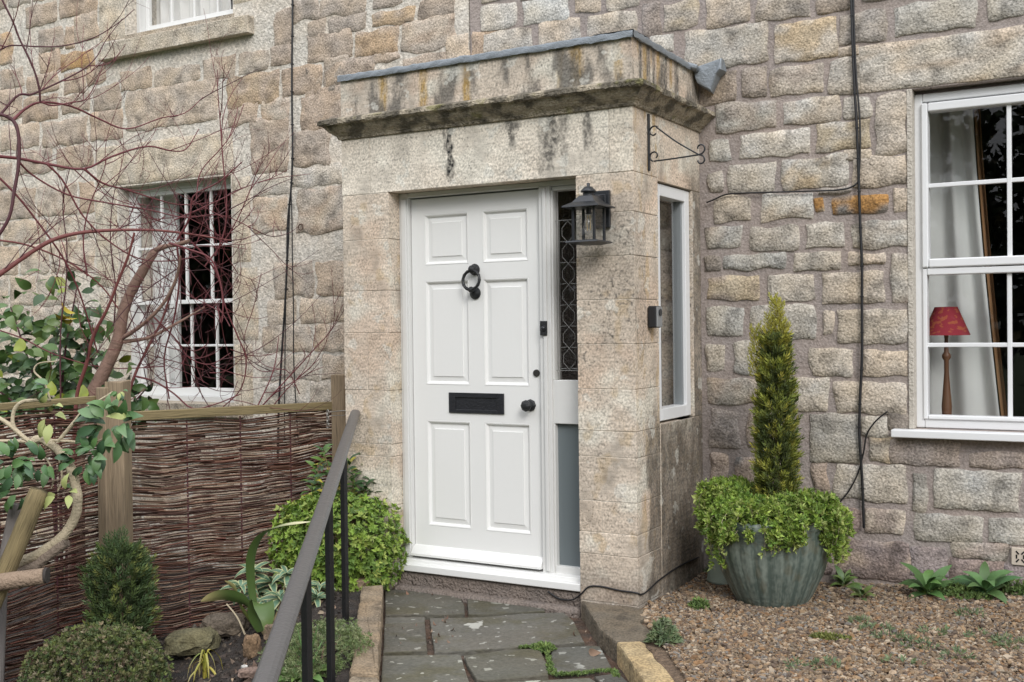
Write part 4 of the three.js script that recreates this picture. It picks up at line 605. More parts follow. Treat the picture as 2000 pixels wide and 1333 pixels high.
// ------------------------------------------------------------------ fittings on the porch
{ // bell push on the frame
  const c = onZ(1064, 641.5, Q + 0.03), o = thing('doorbell', 'black rectangular bell push on the door frame', 'doorbell', [c.x, c.y - 0.038, Q + 0.04]);
  mesh('plate', new RoundedBoxGeometry(0.041, 0.076, 0.01, 2, 0.003).translate(0, 0.038, 0.002), ironM, o); mesh('button', new THREE.SphereGeometry(0.012, 16, 10).scale(1, 1, 0.7).translate(0, 0.038, 0.009), blackM, o); mesh('button_ring', new THREE.TorusGeometry(0.015, 0.003, 8, 20).translate(0, 0.038, 0.008), ironM, o);
}
{ // wall lantern
  const b = onZ(1178, 440, P), cz = P + 0.125, c = onZ(1150, 440, cz), yb = onZ(1150, 476, cz).y; const o = thing('wall_lantern', 'black four-sided wall lantern with clear glass and a filament bulb', 'lantern', [c.x, yb, P]);
  const H = onZ(1150, 357, cz).y - yb, z = 0.125, px = b.x - c.x, y0 = onZ(1180, 446, P).y - yb, y1 = onZ(1180, 373, P).y - yb;
  mesh('wall_plate', merge([box(px - 0.045, px + 0.045, y0, y1, 0.001, 0.022, 0.004), box(px - 0.03, px + 0.03, y0 + .03, y1 - .02, 0.02, 0.035, 0.004), box(-0.02, px + 0.02, y1 - 0.055, y1 - 0.03, 0.03, 0.09, 0.004)]), blackM, o);
  const w = 0.056, yt = H * 0.60; const cg = []; for (const [a, d] of [[-1, -1], [1, -1], [-1, 1], [1, 1]]) cg.push(box(a * w - 0.006, a * w + 0.006, 0.012, yt, z + d * w - 0.006, z + d * w + 0.006, 0.001)); mesh('cage', merge(cg), blackM, o);
  const sq = (r0, r1, ya, yb2) => new THREE.CylinderGeometry(r1 * 1.4142, r0 * 1.4142, yb2 - ya, 4, 1).rotateY(Math.PI / 4).translate(0, (ya + yb2) / 2, z).toNonIndexed();
  mesh('base', merge([sq(0.05, 0.088, -0.006, 0.004), sq(0.088, 0.084, 0.004, 0.010), sq(0.082, 0.06, 0.010, 0.016)].map(g => { g.computeVertexNormals(); return g; })), blackM, o);
  mesh('roof', merge([sq(0.098, 0.096, yt - 0.004, yt + 0.003), sq(0.096, 0.06, yt + 0.003, yt + 0.022), sq(0.06, 0.036, yt + 0.022, yt + 0.052), sq(0.036, 0.036, yt + .052, yt + .054)].map(g => { g.computeVertexNormals(); return g; })), blackM, o);
  mesh('finial', new THREE.LatheGeometry([[0.030, yt + 0.05], [0.027, yt + 0.056], [0.027, H * 0.84], [0.038, H * 0.845], [0.037, H * 0.87], [0.02, H * 0.93], [0.008, H * 0.94], [0.009, H * 0.99], [0, H]].map(a => new THREE.Vector2(...a)), 18).translate(0, 0, z), blackM, o);
  for (let k = 0; k < 4; k++) { const g = new THREE.PlaneGeometry(2 * w - 0.012, yt - 0.014).translate(0, yt / 2 + 0.006, w).rotateY(k * Math.PI / 2).translate(0, 0, z); mesh('pane', g, glassM, o); }
  mesh('bulb', new THREE.LatheGeometry([[0.012, yt - 0.03], [0.013, yt - 0.045], [0.024, yt - 0.075], [0.026, yt - 0.1], [0.018, yt - 0.13], [0, yt - 0.14]].map(a => new THREE.Vector2(...a)), 16).translate(0, 0, z), glassM, o);
  const fil = []; for (const s of [-1, 1]) fil.push(tube([V(s * 0.006, yt - .04, z), V(s * 0.010, yt - .08, z), V(s * 0.006, yt - .115, z)], 0.0016, 0.0016, 5, 3)); mesh('filament', merge(fil), std(L3(0.7, 0.5, 0.22), 0.4), o);
  mesh('lamp_holder', new THREE.CylinderGeometry(0.014, 0.014, 0.04, 14).translate(0, yt - 0.015, z), blackM, o);
}
{ // hanging-basket bracket on the porch side
  const z = 0.73, yT = onX(1266, 222, 0.006).y, yB = onX(1266, 333, 0.006).y, o = thing('hanging_bracket', 'empty black scrolled iron bracket fixed under the porch cornice', 'bracket', [0, yB, z]);
  const L = onZ(1368, 296, z).x, ya = onZ(1300, 313, z).y - yB;
  mesh('back_bar', box(0.001, 0.008, 0, yT - yB, -0.011, 0.011, 0.002), blackM, o);
  const w = 0.0042, scroll = (cx, cy, r, a0, a1, n = 14) => { const p = []; for (let i = 0; i <= n; i++) { const t = i / n, a = mix(a0, a1, t), q = r * (1 - 0.55 * t); p.push(V(cx + q * Math.cos(a), cy + q * Math.sin(a), 0)); } return p; };
  mesh('arm', tube([V(0.03, ya, 0), V(L * .5, ya + 0.004, 0), V(L, ya + 0.012, 0)], w, w, 6, 4), blackM, o);
  mesh('brace', tube([V(0.045, yT - yB - 0.07, 0), V(L * .55, ya + (yT - yB - ya) * .36, 0), V(L * .96, ya + 0.014, 0)], w, w, 6, 4), blackM, o);
  mesh('scroll', tube(scroll(0.032, yT - yB - 0.098, 0.03, 1.2, -3.6 + 6.28, 14).length ? scroll(0.032, yT - yB - 0.092, 0.03, 0.9, 5.6) : [], w, w, 6, 2), blackM, o);
  mesh('scroll', tube(scroll(0.034, ya + 0.026, 0.028, 4.4, -0.9), w, w, 6, 2), blackM, o);
  mesh('scroll', tube(scroll(L, ya + 0.042, 0.028, -1.7, 3.2), w, w, 6, 2), blackM, o); mesh('scroll', tube(scroll(L, ya - 0.016, 0.026, 1.7, -3.2), w, w, 6, 2), blackM, o);
}
{ // key safe
  const z = 0.735, y0 = onX(1262, 641, 0).y, y1 = onX(1262, 598, 0).y, o = thing('key_safe', 'small black key safe with a grey front on the porch side', 'key safe', [0, y0, z]);
  mesh('body', box(0.0035, 0.05, 0, y1 - y0, -0.036, 0.036, 0.008), std(L3(0.012, 0.012, 0.014), 0.65), o); mesh('front', box(0.049, 0.056, 0.004, y1 - y0 - 0.004, -0.033, 0.033, 0.003), std(L3(0.3, 0.31, 0.32), 0.45, { metalness: 0.3 }), o); mesh('dial', new THREE.CylinderGeometry(0.017, 0.018, 0.006, 18).rotateZ(Math.PI / 2).translate(0.058, (y1 - y0) * 0.7, 0), blackM, o);
}
// ------------------------------------------------------------------ cables
function wire(name, label, pts, r = 0.004, clips) { const o = thing(name, label, 'cable', pts[0].toArray()); mesh('wire', rel(tube(pts, r, r, 6, 6), o), cableM, o); if (clips) { const cv = new THREE.CatmullRomCurve3(pts, false, 'centripetal'); for (let i = 1; i < clips; i++) { const q = cv.getPoint(i / clips); mesh('cable_clip', rel(box(q.x - 0.008, q.x + 0.008, q.y - 0.004, q.y + 0.004, q.z - 0.012, q.z + 0.008, 0.001), o), cableM, o); } } return o; }
const zw = (a, z = 0.028) => a.map(q => onZ(q[0], q[1], z));
wire('cable', 'thick black cable clipped down the grey-jointed wall beside the casement window', zw([[1662, -60], [1665, 60], [1669, 160], [1674, 250], [1677, 330], [1680, 420], [1684, 520], [1684, 600], [1684, 700], [1680, 790], [1679, 850], [1684, 930], [1688, 1032]]), 0.0075, 16);
wire('cable', 'thin black cable running alongside the thicker one down the wall', zw([[1666, -60], [1669, 60], [1673, 150], [1680, 240], [1679, 330], [1676, 356], [1660, 367], [1630, 372]], 0.03), 0.005);
wire('cable', 'thin black cable crossing the wall from the porch corner', zw([[1630, 372], [1570, 374], [1500, 376], [1440, 378], [1415, 381], [1395, 390], [1380, 396]], 0.026), 0.0045);
wire('cable', 'short looped cable hanging below the casement window sill', zw([[1734, 804], [1712, 822], [1694, 848], [1687, 885], [1676, 925], [1658, 960], [1640, 982]], 0.03), 0.0045);
wire('cable', 'long black cable down the buff wall between sash window and porch', zw([[571, -60], [571, 40], [570, 120], [570, 200], [571, 300], [568, 370], [562, 430], [560, 520], [556, 600], [550, 690], [544, 800], [542, 900]], 0.022), 0.007, 16);
wire('cable', 'thin black cable fanning out beside the long one on the buff wall', zw([[568, 370], [570, 430], [571, 520], [573, 600], [573, 690], [576, 760], [582, 860]], 0.02), 0.004);
wire('cable', 'thin black wire hanging between two others on the buff wall', zw([[566, 380], [564, 460], [559, 560], [557, 640], [556, 720], [555, 860]], 0.02), 0.0035);
wire('cable', 'black cable running round the foot of the porch', [onZ(1070, 1156, Q + .11), onZ(1092, 1170, P - .02), onZ(1118, 1172, P - 0.005), onZ(1134, 1162, P + .006), onZ(1150, 1147, P + .006), onZ(1172, 1146, P + .006), onZ(1210, 1154, P + .006), onZ(1244, 1159, P + .006), V(0.009, onX(1256, 1158, 0).y, P - 0.02), onX(1290, 1132, 0.009), onX(1330, 1105, 0.009), onX(1365, 1089, 0.009)], 0.0045);
{ const c = onZ(589, 441, 0.01), o = thing('wall_ring', 'small rusty iron ring in the buff wall by the cables', 'ring', [c.x, c.y, 0.012]); mesh('ring', new THREE.TorusGeometry(0.02, 0.004, 8, 18).translate(0, -0.012, 0.01), std(L3(0.09, 0.055, 0.04), 0.8), o); mesh('staple', tube([V(0, 0.008, -0.02), V(0, 0.008, 0.014)], 0.006, 0.006, 6, 1), std(L3(0.09, 0.055, 0.04), 0.8), o); }
{ // air brick
  const c = onZ(1994, 1088, 0.0), o = thing('air_brick', 'cream air brick with dark pierced pattern low in the wall', 'air brick', [c.x, c.y - 0.04, 0.0]); const w = 0.085;
  mesh('face', box(-0.04, 0.12, 0, 0.085, -0.01, 0.02, 0.004), std(L3(0.55, 0.48, 0.4), 0.9), o);
  const gs = []; for (let k = 0; k < 3; k++) { const cx = 0.0 + k * 0.045; for (const [a, b, t] of [[-0.012, 0.062, .7], [0.012, 0.062, -.7], [-0.012, 0.023, -.7], [0.012, 0.023, .7], [-0.016, 0.0425, 0], [0.016, 0.0425, 0]]) gs.push(new THREE.BoxGeometry(0.007, 0.02, 0.004).rotateZ(t).translate(cx + a, b, 0.0195)); } mesh('hole', merge(gs), std(L3(0.01, 0.01, 0.01), 1), o);
}

// ------------------------------------------------------------------ edging stones
function slab(name, label, cat, top, y0, y1, col, group) {   // top outline [x,z] -> rough block
  const cx = top.reduce((s, q) => s + q[0], 0) / top.length, cz = top.reduce((s, q) => s + q[1], 0) / top.length; const pts = []; top.forEach((a, k) => { const b = top[(k + 1) % top.length], n = Math.max(2, Math.round(Math.hypot(a[0] - b[0], a[1] - b[1]) / 0.05)); for (let j = 0; j < n; j++) pts.push(new THREE.Vector2(mix(a[0], b[0], j / n) - cx + rr(-.004, .004), -(mix(a[1], b[1], j / n) - cz + rr(-.004, .004)))); });
  const g = new THREE.ExtrudeGeometry(new THREE.Shape(pts), { depth: y1 - y0 - 0.012, bevelEnabled: true, bevelSize: 0.01, bevelThickness: 0.012, bevelSegments: 2, bevelOffset: -0.01 }).rotateX(-Math.PI / 2);
  const p = g.attributes.position; for (let i = 0; i < p.count; i++) { const x = p.getX(i) + cx, y = p.getY(i), z = p.getZ(i) + cz; p.setY(i, y + 0.01 * fbm(x * 6, z * 6, 256, 2, 5)); p.setX(i, p.getX(i) + 0.008 * fbm(z * 9, y * 9, 256, 2, 8)); }
  g.computeVertexNormals(); const m = mesh(name, tint(metricUV(g, 1, rnd() * 7), vary(col, .08)), stoneM); m.position.set(cx, y0, cz); return tag(m, label, cat, group);
}
seed = 61;
const kd = kerbB.clone().sub(kerbA).normalize(), kn = V(-kd.z, 0, kd.x);
{ const A = [onY(706, 1146, -0.07), onY(748, 1143, -0.07)], B = [onY(682, 1318, -0.07), onY(738, 1318, -0.07)], C = [onY(650, 1560, -0.07), onY(716, 1560, -0.07)]; const q = (a) => [a.x, a.z], sep = (a, b, t) => { const c = a.clone().lerp(b, t); return [c.x, c.z]; };
  slab('edging_stone', 'long buff edging stone along the flagged path beside the handrail', 'edging stone', [q(A[0]), q(A[1]), sep(A[1], B[1], .985), sep(A[0], B[0], .985)], -0.28, -0.07, [0.31, 0.245, 0.17], 'path edging stones');
  slab('edging_stone', 'buff edging stone beyond the joint, further along the flagged path', 'edging stone', [q(B[0]), q(B[1]), q(C[1]), q(C[0])], -0.28, -0.075, [0.29, 0.23, 0.16], 'path edging stones');
  slab('edging_stone', 'short brown edging stone set across the end of the flower bed', 'edging stone', [[-1.86, 1.02], [-1.44, 1.16], [-1.48, 1.27], [-1.9, 1.12]], -0.3, -0.06, [0.4, 0.29, 0.2]); }
{ const e = (u, v) => { const c = onY(u, v, -0.1); return [c.x, c.z]; };
  slab('paving_slab', 'dark mossy slab at the foot of the porch corner', 'slab', [[-0.30, 0.935], [0.1, 0.935], e(1250, 1215), e(1292, 1252), e(1204, 1256), e(1170, 1228)], -0.3, -0.098, [0.2, 0.165, 0.12]);
  slab('edging_stone', 'ochre edging stone between the flagged path and the gravel', 'edging stone', [e(1206, 1256), e(1254, 1254), e(1318, 1331), e(1258, 1334)], -0.3, -0.095, [0.54, 0.42, 0.24]);
  slab('edging_stone', 'pale edging stone after the ochre one beside the gravel', 'edging stone', [e(1262, 1336), e(1322, 1334), e(1420, 1470), e(1350, 1480)], -0.3, -0.097, [0.62, 0.53, 0.4]); }

// ------------------------------------------------------------------ woven fence
seed = 71;
const rodCols = [[0.1, 0.048, 0.034], [0.16, 0.085, 0.056], [0.075, 0.036, 0.027], [0.2, 0.13, 0.09], [0.13, 0.05, 0.034], [0.26, 0.19, 0.14], [0.1, 0.045, 0.03], [0.095, 0.055, 0.042]];
const rodMats = 0, rodM = std(0xffffff, 0.6, { vertexColors: true });
function hurdle(label, A, B, yt, yb, droop) {
  const o = thing('woven_fence', label, 'fence', [A.x, yb, A.z], 'woven fence panels'); const d = B.clone().sub(A).setY(0), L = d.length(); d.normalize(); const n = V(d.z, 0, -d.x); const gs = [];
  const stakes = Math.round(L / 0.16), rows = Math.round((yt - yb) / 0.0078);
  for (let r = 0; r < rows; r++) {
    const y = yb + (r + 0.5) * 0.0078; let s = -rr(0, 0.5);
    while (s < L) { const len = rr(0.5, 1.3), e = Math.min(L, s + len), pts = [], ph = (r % 2) * Math.PI + (rnd() < .2 ? 1 : 0), st = Math.max(0, s), tilt = rr(-.02, .02), lift = rr(-.005, .005); for (let k = 0; k <= 14; k++) { const q = mix(st, e, k / 14); const off = 0.011 * Math.sin(q / L * stakes * Math.PI + ph) + rr(-.004, .004); pts.push(A.clone().addScaledVector(d, q).addScaledVector(n, off).setY(y + lift + tilt * (k / 14 - .5) + 0.016 * pn(q * 4, y * 5) - droop * Math.sin(q / L * 3.14) * 0.02)); }
      if (e - st > 0.05) gs.push(tint(tube(pts, rr(.0035, .0058), rr(.0028, .0045), 5, 1, { cap: false }), vary(pick(rodCols), .3))); s += len * rr(.7, 1); }
  }
  stuff(mesh('woven_rods', rel(merge(gs), o), rodM, o));
  for (let i = 0; i <= stakes; i += 2) { const q = A.clone().addScaledVector(d, L * i / stakes).addScaledVector(n, label.includes('logs') ? .0 : .0); mesh('stake', rel(tube([q.clone().setY(yb - 0.1), q.clone().setY(yt - 0.01)], 0.005, 0.005, 6, 1), o), darkTwig, o); }
  return o;
}
const fenceR = hurdle('dark woven willow fence panel between the two weathered posts', FR.clone().setY(0), FM.clone().setY(0), 0.79, -0.56, 1);
const fenceL = hurdle('dark woven willow fence panel behind the leaning logs', FM.clone().add(V(-.02, 0, .14)), FL.clone().add(V(0, 0, 0.6)), 0.905, -0.6, 1);
function beam(name, a, b, w, h, m, parent, o) { const d = b.clone().sub(a), L = d.length(); const g = metricUV(new RoundedBoxGeometry(w, h, L, 1, 0.004)); const uv = g.attributes.uv; const M = new THREE.Matrix4().lookAt(b, a, V(0, 1, 0)).setPosition(a.clone().add(b).multiplyScalar(.5)); for (let i = 0; i < uv.count; i++) { } g.applyMatrix4(M); return mesh(name, rel(rotUV(g), o), m, parent); }
function rotUV(g) { const uv = g.attributes.uv; for (let i = 0; i < uv.count; i++) { const u = uv.getX(i); uv.setXY(i, uv.getY(i), u); } return g; }
beam('top_rail', FR.clone().setY(0.805), FM.clone().setY(0.82), 0.05, 0.05, woodGreen, fenceR, fenceR);
beam('top_rail', FM.clone().add(V(-.02, 0, .14)).setY(0.925), FL.clone().add(V(0, 0, .6)).setY(0.925), 0.05, 0.036, woodGreen, fenceL, fenceL);
function post(label, x, z, turn, w, d, y0, y1, m) { const o = thing('fence_post', label, 'post', [x, y0, z]); const g = metricUV(new RoundedBoxGeometry(w, y1 - y0, d, 2, 0.006)); const p = g.attributes.position; g.translate(0, (y1 - y0) / 2, 0); for (let i = 0; i < p.count; i++) if (p.getY(i) > y1 - y0 - 0.02) p.setY(i, p.getY(i) + 0.014 * pn(p.getX(i) * 30, p.getZ(i) * 30, 256, 7)); mesh('post', g.rotateY(turn), m, o); return o; }
post('weathered square fence post against the porch end of the woven fence', FR.x + 0.03, FR.z + 0.0, 0.32, 0.09, 0.09, -0.45, 1.0, woodM);
{ const c = atD(232, 900, 5.86), o = post('thick weathered fence post standing between the two woven panels', c.x, c.z, 0.42, 0.1, 0.1, -0.5, 1.02, woodM); const c2 = atD(206, 900, 5.83); mesh('split_board', metricUV(new RoundedBoxGeometry(0.066, 1.49, 0.06, 1, 0.006)).translate(c2.x - c.x, 0.745, c2.z - c.z), woodM, o); }
{ const pts = [atD(640, 806, 6.55), atD(641, 822, 6.55), atD(643, 832, 6.55)]; const o = thing('chain', 'short chain and wire hanging at the fence post', 'chain', [pts[0].x, pts[2].y, pts[0].z]); const m = std(L3(0.35, 0.34, 0.32), 0.4, { metalness: .7 }); for (let i = 0; i < 5; i++) mesh('chain_link', rel(new THREE.TorusGeometry(0.012, 0.003, 6, 12).scale(.7, 1.2, 1).rotateY(i % 2 * 1.5).translate(pts[0].x, pts[0].y - i * 0.02, pts[0].z), o), m, o); mesh('wire', rel(tube([pts[0], atD(665, 803, 6.4), atD(694, 802, 6.35)], .003, .003, 5, 3), o), m, o); mesh('wire', rel(tube([atD(645, 812, 6.5), atD(680, 810, 6.4), atD(694, 799, 6.35)], .002, .002, 5, 3), o), m, o); }

// ------------------------------------------------------------------ handrail
{
  const rp = (u, v) => atD(u, v, 1 / (0.155 + 0.00045 * (v - 797))); const top = rp(697, 797), b1 = rp(684, 873), b2 = rp(655, 958), b3 = rp(611, 1089), end = rp(440, 1560); const o = thing('handrail', 'grey metal handrail on thin black balusters beside the path', 'handrail', [b1.x, -0.1, b1.z]);
  const d = end.clone().sub(top); const L = d.length(), g = new THREE.ExtrudeGeometry(new THREE.Shape([[-0.026, -0.009], [0.026, -0.009], [0.027, 0.0], [0.02, 0.008], [0.009, 0.0115], [-0.009, 0.0115], [-0.02, 0.008], [-0.027, 0.0]].map(a => new THREE.Vector2(...a))), { depth: L, bevelEnabled: true, bevelSize: 0.001, bevelThickness: 0.001, bevelSegments: 1 }).translate(0, 0, -L / 2); g.applyMatrix4(new THREE.Matrix4().lookAt(end, top, V(0, 1, 0)).setPosition(top.clone().lerp(end, .5)));
  mesh('rail', rel(metricUV(g), o), std(L3(0.12, 0.116, 0.115), 0.38, { metalness: 0.35, bumpMap: stoneBump, bumpScale: 0.0015 }), o);
  const onRail = q => { const t = (q.x - top.x) / d.x; return top.clone().addScaledVector(d, t); };
  for (const b of [b1, b2, b3, onRail(V(b3.x + (b3.x - b2.x) * 1.0, 0, 0))]) { const q = onRail(b); mesh('baluster', rel(box(q.x - .0125, q.x + .0125, -0.3, q.y - 0.008, q.z - .0125, q.z + .0125, 0.002), o), std(L3(0.012, 0.012, 0.013), 0.5, { bumpMap: stoneBump, bumpScale: .002 }), o); }
  mesh('under_bar', rel(metricUV(new RoundedBoxGeometry(0.03, 0.01, L * .99, 1, 0.002).applyMatrix4(new THREE.Matrix4().lookAt(end, top, V(0, 1, 0)).setPosition(top.clone().lerp(end, .5).add(V(0, -0.012, 0))))), o), blackM, o);
}
// ------------------------------------------------------------------ plants
function leafGeo(L, W, o = {}) {                    // lamina along +y, face +z; fold is the V of the midrib, curl bends the tip back
  const n = o.n ?? 4, pos = [], uv = [], col = [], idx = []; const ed = o.edge, md = o.mid ?? [1, 1, 1], sub = ed ? 4 : 2;
  for (let i = 0; i <= n; i++) {
    const t = i / n, w = W / 2 * Math.pow(Math.sin(Math.PI * clamp(Math.pow(t, o.bulge ?? 0.85), 0.02, 0.985)), o.pw ?? 0.8), a = (o.curl ?? 0.5) * t * t, y = L * t * Math.cos(a * 0.6), z = -L * t * Math.sin(a * 0.6);
    for (let k = 0; k <= sub; k++) { const s = k / sub * 2 - 1, wv = (o.wave ?? 0) * Math.sin(t * 9 + k) * Math.abs(s); pos.push(w * s, y, z + (o.fold ?? 0.25) * w * Math.abs(s) + wv); uv.push(k / sub, t); const e = ed && Math.abs(s) > 0.9 ? ed : md; col.push(...e); }
  }
  const q = sub + 1; for (let i = 0; i < n; i++) for (let k = 0; k < sub; k++) { const a = i * q + k; idx.push(a, a + 1, a + q, a + 1, a + q + 1, a + q); }
  const g = new THREE.BufferGeometry(); g.setAttribute('position', new THREE.Float32BufferAttribute(pos, 3)); g.setAttribute('uv', new THREE.Float32BufferAttribute(uv, 2)); if (ed) g.setAttribute('color', new THREE.Float32BufferAttribute(col, 3)); g.setIndex(idx); g.computeVertexNormals(); return g;
}
function place(o, g, m, M, name = 'leaf') { const q = new THREE.Mesh(g, m); q.name = name; q.castShadow = q.receiveShadow = true; M.decompose(q.position, q.quaternion, q.scale); q.position.sub(o.position); o.add(q); return q; }
function orientN(pos, dir, hint, sc) { const y = dir.clone().normalize(), z = hint.clone().addScaledVector(y, -hint.dot(y)).normalize(), x = V().crossVectors(y, z); return new THREE.Matrix4().makeBasis(x, y, z).scale(V(sc, sc, sc)).setPosition(pos); }
const face = (p, up = .8, j = .5) => CAM.clone().sub(p).normalize().add(V(0, up, 0)).add(rdir().multiplyScalar(j));
const colr = (c, a = 0.2) => { const v = vary(c, a); return L3(...v); };
// a tuft: several small leaves joined, for clipped bushes
function tuft(n, L, W, spread, o) { const gs = []; for (let i = 0; i < n; i++) { const g = leafGeo(L * rr(.75, 1.15), W * rr(.8, 1.15), { n: 2, fold: 0.3, curl: rr(0, .8), ...o }); const a = i / n * 6.283 * 1.62 + rr(-.4, .4); g.applyMatrix4(orient(V(0, L * 0.25 * i / n, 0), V(Math.cos(a) * spread, 1, Math.sin(a) * spread), rr(0, 6.28), 1)); gs.push(g); } return merge(gs); }
function sprig(n, L, nl) { const gs = [tube([V(0, 0, 0), V(0, L, 0)], 0.0018, 0.001, 3, 1, { cap: false })]; for (let i = 0; i < n; i++) { const t = (i + 1) / n, a = i * 2.4; gs.push(leafGeo(nl * rr(.8, 1.2) * (1 - .25 * t), nl * 0.2, { n: 2, fold: 0.1, curl: 0.3 }).applyMatrix4(orient(V(0, L * t, 0), V(Math.cos(a), 0.75 + t * 0.6, Math.sin(a)), 0, 1))); } return merge(gs); }

// --- red-stemmed shrub behind the fence
seed = 101;
{
  const D0 = 6.55, root = atD(150, 1150, D0), o = thing('red_stemmed_shrub', 'bare shrub with arching red stems rising behind the woven fence', 'shrub', [root.x, -0.45, root.z]);
  const S = D0 / F, main = [];
  const br = (px, r0, r1, d0 = 0, d1 = 0, m = redBranch, name = 'branch') => { const pts = px.map((q, i) => atD(q[0], q[1], D0 + mix(d0, d1, i / (px.length - 1)))); const kk = name === 'trunk' ? .8 : m === barkM ? .75 : .72; r0 *= kk; r1 *= kk; main.push([pts, r0 * S, r1 * S]); return mesh(name, rel(tube(pts, r0 * S, r1 * S, r0 > 8 ? 10 : 6, 4, { knob: 0.12 }), o), m, o); };
  br([[150, 1150], [150, 900], [165, 800], [198, 735], [228, 670], [240, 610], [258, 565], [284, 520], [302, 490]], 20, 10, 0, 0, barkM, 'trunk');
  br([[302, 490], [320, 482], [345, 478], [370, 470]], 8, 5, 0, -.1, barkM); br([[236, 662], [262, 646], [292, 622], [322, 588], [345, 540], [352, 500]], 6, 3, 0, -.3, barkM); br([[240, 668], [290, 660], [330, 640], [362, 622], [400, 600]], 6, 2.5, 0, .2, barkM);
  br([[143, 1120], [146, 860], [150, 770], [168, 712], [182, 655], [208, 606], [232, 545], [250, 500], [262, 455]], 6, 3, -.1, -.3); br([[243, 1100], [246, 800], [262, 735], [288, 680], [318, 620], [336, 560]], 5, 3, .1, .3);
  br([[-60, 575], [0, 535], [50, 500], [100, 470], [150, 456], [220, 450], [300, 450], [360, 456], [450, 470]], 8, 2.5, -.5, 0); br([[-60, 462], [0, 470], [40, 476], [90, 492], [150, 522], [200, 562], [236, 612]], 3, 2, -.3, 0);
  br([[-50, 300], [0, 306], [37, 310], [90, 320], [163, 330], [215, 307], [289, 286], [335, 295], [362, 292], [388, 252]], 5, 1.2, -.5, .3, redTwig); br([[163, 330], [200, 358], [250, 372], [300, 388], [350, 400], [420, 395]], 3, 1.2, -.2, .3, redTwig);
  br([[-20, 228], [0, 224], [24, 235], [34, 256], [36, 316], [27, 374], [17, 425], [-10, 470]], 5, 4, -.5, -.6, darkTwig); br([[24, 235], [51, 211], [78, 200], [136, 207], [190, 231], [245, 252], [313, 231], [360, 221], [396, 190]], 4, 1, -.5, .2, redTwig);
  br([[0, 224], [37, 185], [58, 185], [90, 172], [136, 150], [170, 130], [190, 108], [204, 82], [238, 37]], 3.6, 1, -.5, -.1, darkTwig); br([[-10, -30], [7, 7], [24, 41], [37, 75], [55, 112], [68, 143], [76, 175], [78, 199]], 2.4, 3, -.6, -.5, darkTwig);
  br([[-20, 105], [0, 97], [20, 89], [70, 91], [119, 90], [184, 73], [238, 39], [262, 18]], 2.6, 1, -.6, -.3, darkTwig); br([[78, 199], [100, 206], [140, 200], [165, 195], [188, 160], [203, 120]], 2.4, 1, -.4, -.2, redTwig);
  br([[425, 136], [425, 177], [429, 230], [432, 272], [436, 325], [442, 391], [438, 450], [420, 500]], 1, 2.6, .1, .1, redTwig); br([[476, 204], [456, 255], [432, 289], [391, 337], [383, 390]], 1, 2, .2, .1, redTwig); br([[473, 316], [425, 357], [377, 384], [370, 425], [345, 470]], 1.4, 3, -.2, -.1, redTwig);
  br([[507, 316], [490, 367], [452, 449], [400, 520]], 1, 2.4, .2, .2, redTwig); br([[605, 340], [530, 350], [476, 367], [442, 384], [391, 408], [340, 430]], 0.8, 2.4, .4, .1, redTwig); br([[670, 594], [646, 645], [605, 692], [561, 740], [510, 795]], 0.8, 2.4, .3, .2, redTwig); br([[626, 699], [561, 760], [520, 810]], .8, 2, .2, .2, redTwig); br([[544, 658], [534, 723], [500, 800]], 1, 2.2, .2, .1, redTwig);
  br([[510, 533], [495, 600], [476, 665], [486, 706], [512, 726], [558, 723], [585, 770]], 1, 1.4, .4, .5, redTwig); br([[370, 470], [400, 500], [425, 540], [440, 600], [465, 660], [480, 700], [470, 760], [430, 800]], 3, 1.6, .0, .2, redTwig); br([[330, 475], [370, 488], [410, 505], [428, 545], [435, 590], [432, 632], [424, 600]], 3.4, 1.5, -.2, -.2, redTwig);
  br([[262, 735], [300, 745], [340, 770], [375, 798], [420, 790], [470, 770]], 3, 1.5, .1, .1, redTwig); br([[300, 620], [340, 660], [370, 700], [410, 712], [450, 690]], 2.6, 1.2, 0, .2, redTwig); br([[345, 478], [350, 540], [340, 620], [320, 700], [330, 780]], 3, 2, .1, .2, redTwig); br([[-20, 640], [40, 660], [100, 690], [170, 712], [230, 720], [320, 716]], 2, 1.6, -.2, .1, redTwig);
  br([[-20, 330], [30, 380], [70, 430], [120, 500], [150, 560], [170, 620], [190, 690]], 3, 2, -.4, 0, redTwig); br([[90, 320], [120, 350], [160, 420], [210, 470], [270, 505], [330, 510], [390, 500]], 2.6, 1.4, -.4, 0, redTwig); br([[36, 316], [60, 340], [130, 380], [200, 395], [290, 410], [360, 425], [430, 420], [500, 450]], 2.6, 1.2, -.4, .2, redTwig);
  br([[118, 800], [118, 640], [128, 560], [130, 480], [122, 400], [135, 330]], 2.4, 1.2, -.1, -.2, darkTwig); br([[170, 540], [162, 470], [175, 400], [200, 340], [210, 300]], 2.4, 1, 0, 0, redTwig); br([[222, 640], [225, 560], [215, 470], [220, 390], [235, 330]], 2.2, 1, .1, .1, darkTwig);
  // side shoots
  const tw = [[], []]; const sprout = (p, dir, len, r, lvl) => { const pts = [p.clone()], d = dir.clone(); let q = p.clone(); const n = 5, bend = rdir(0.3).multiplyScalar(0.22); for (let i = 0; i < n; i++) { d.add(bend).add(V(0, 0.10, 0)).add(rdir().multiplyScalar(0.12)).normalize(); q = q.clone().addScaledVector(d, len / n); pts.push(q); } tw[rnd() < .35 ? 1 : 0].push(tube(pts, r, r * 0.45, 4, 2, { cap: false })); if (lvl > 0) { const k = 1 + Math.floor(rnd() * 3.2); for (let i = 0; i < k; i++) { const j = 1 + Math.floor(rnd() * (n - 1)); const nd = d.clone().add(rdir(0.2).multiplyScalar(0.9)).normalize(); sprout(pts[j], nd, len * rr(.3, .62), r * 0.62, lvl - 1); } } };
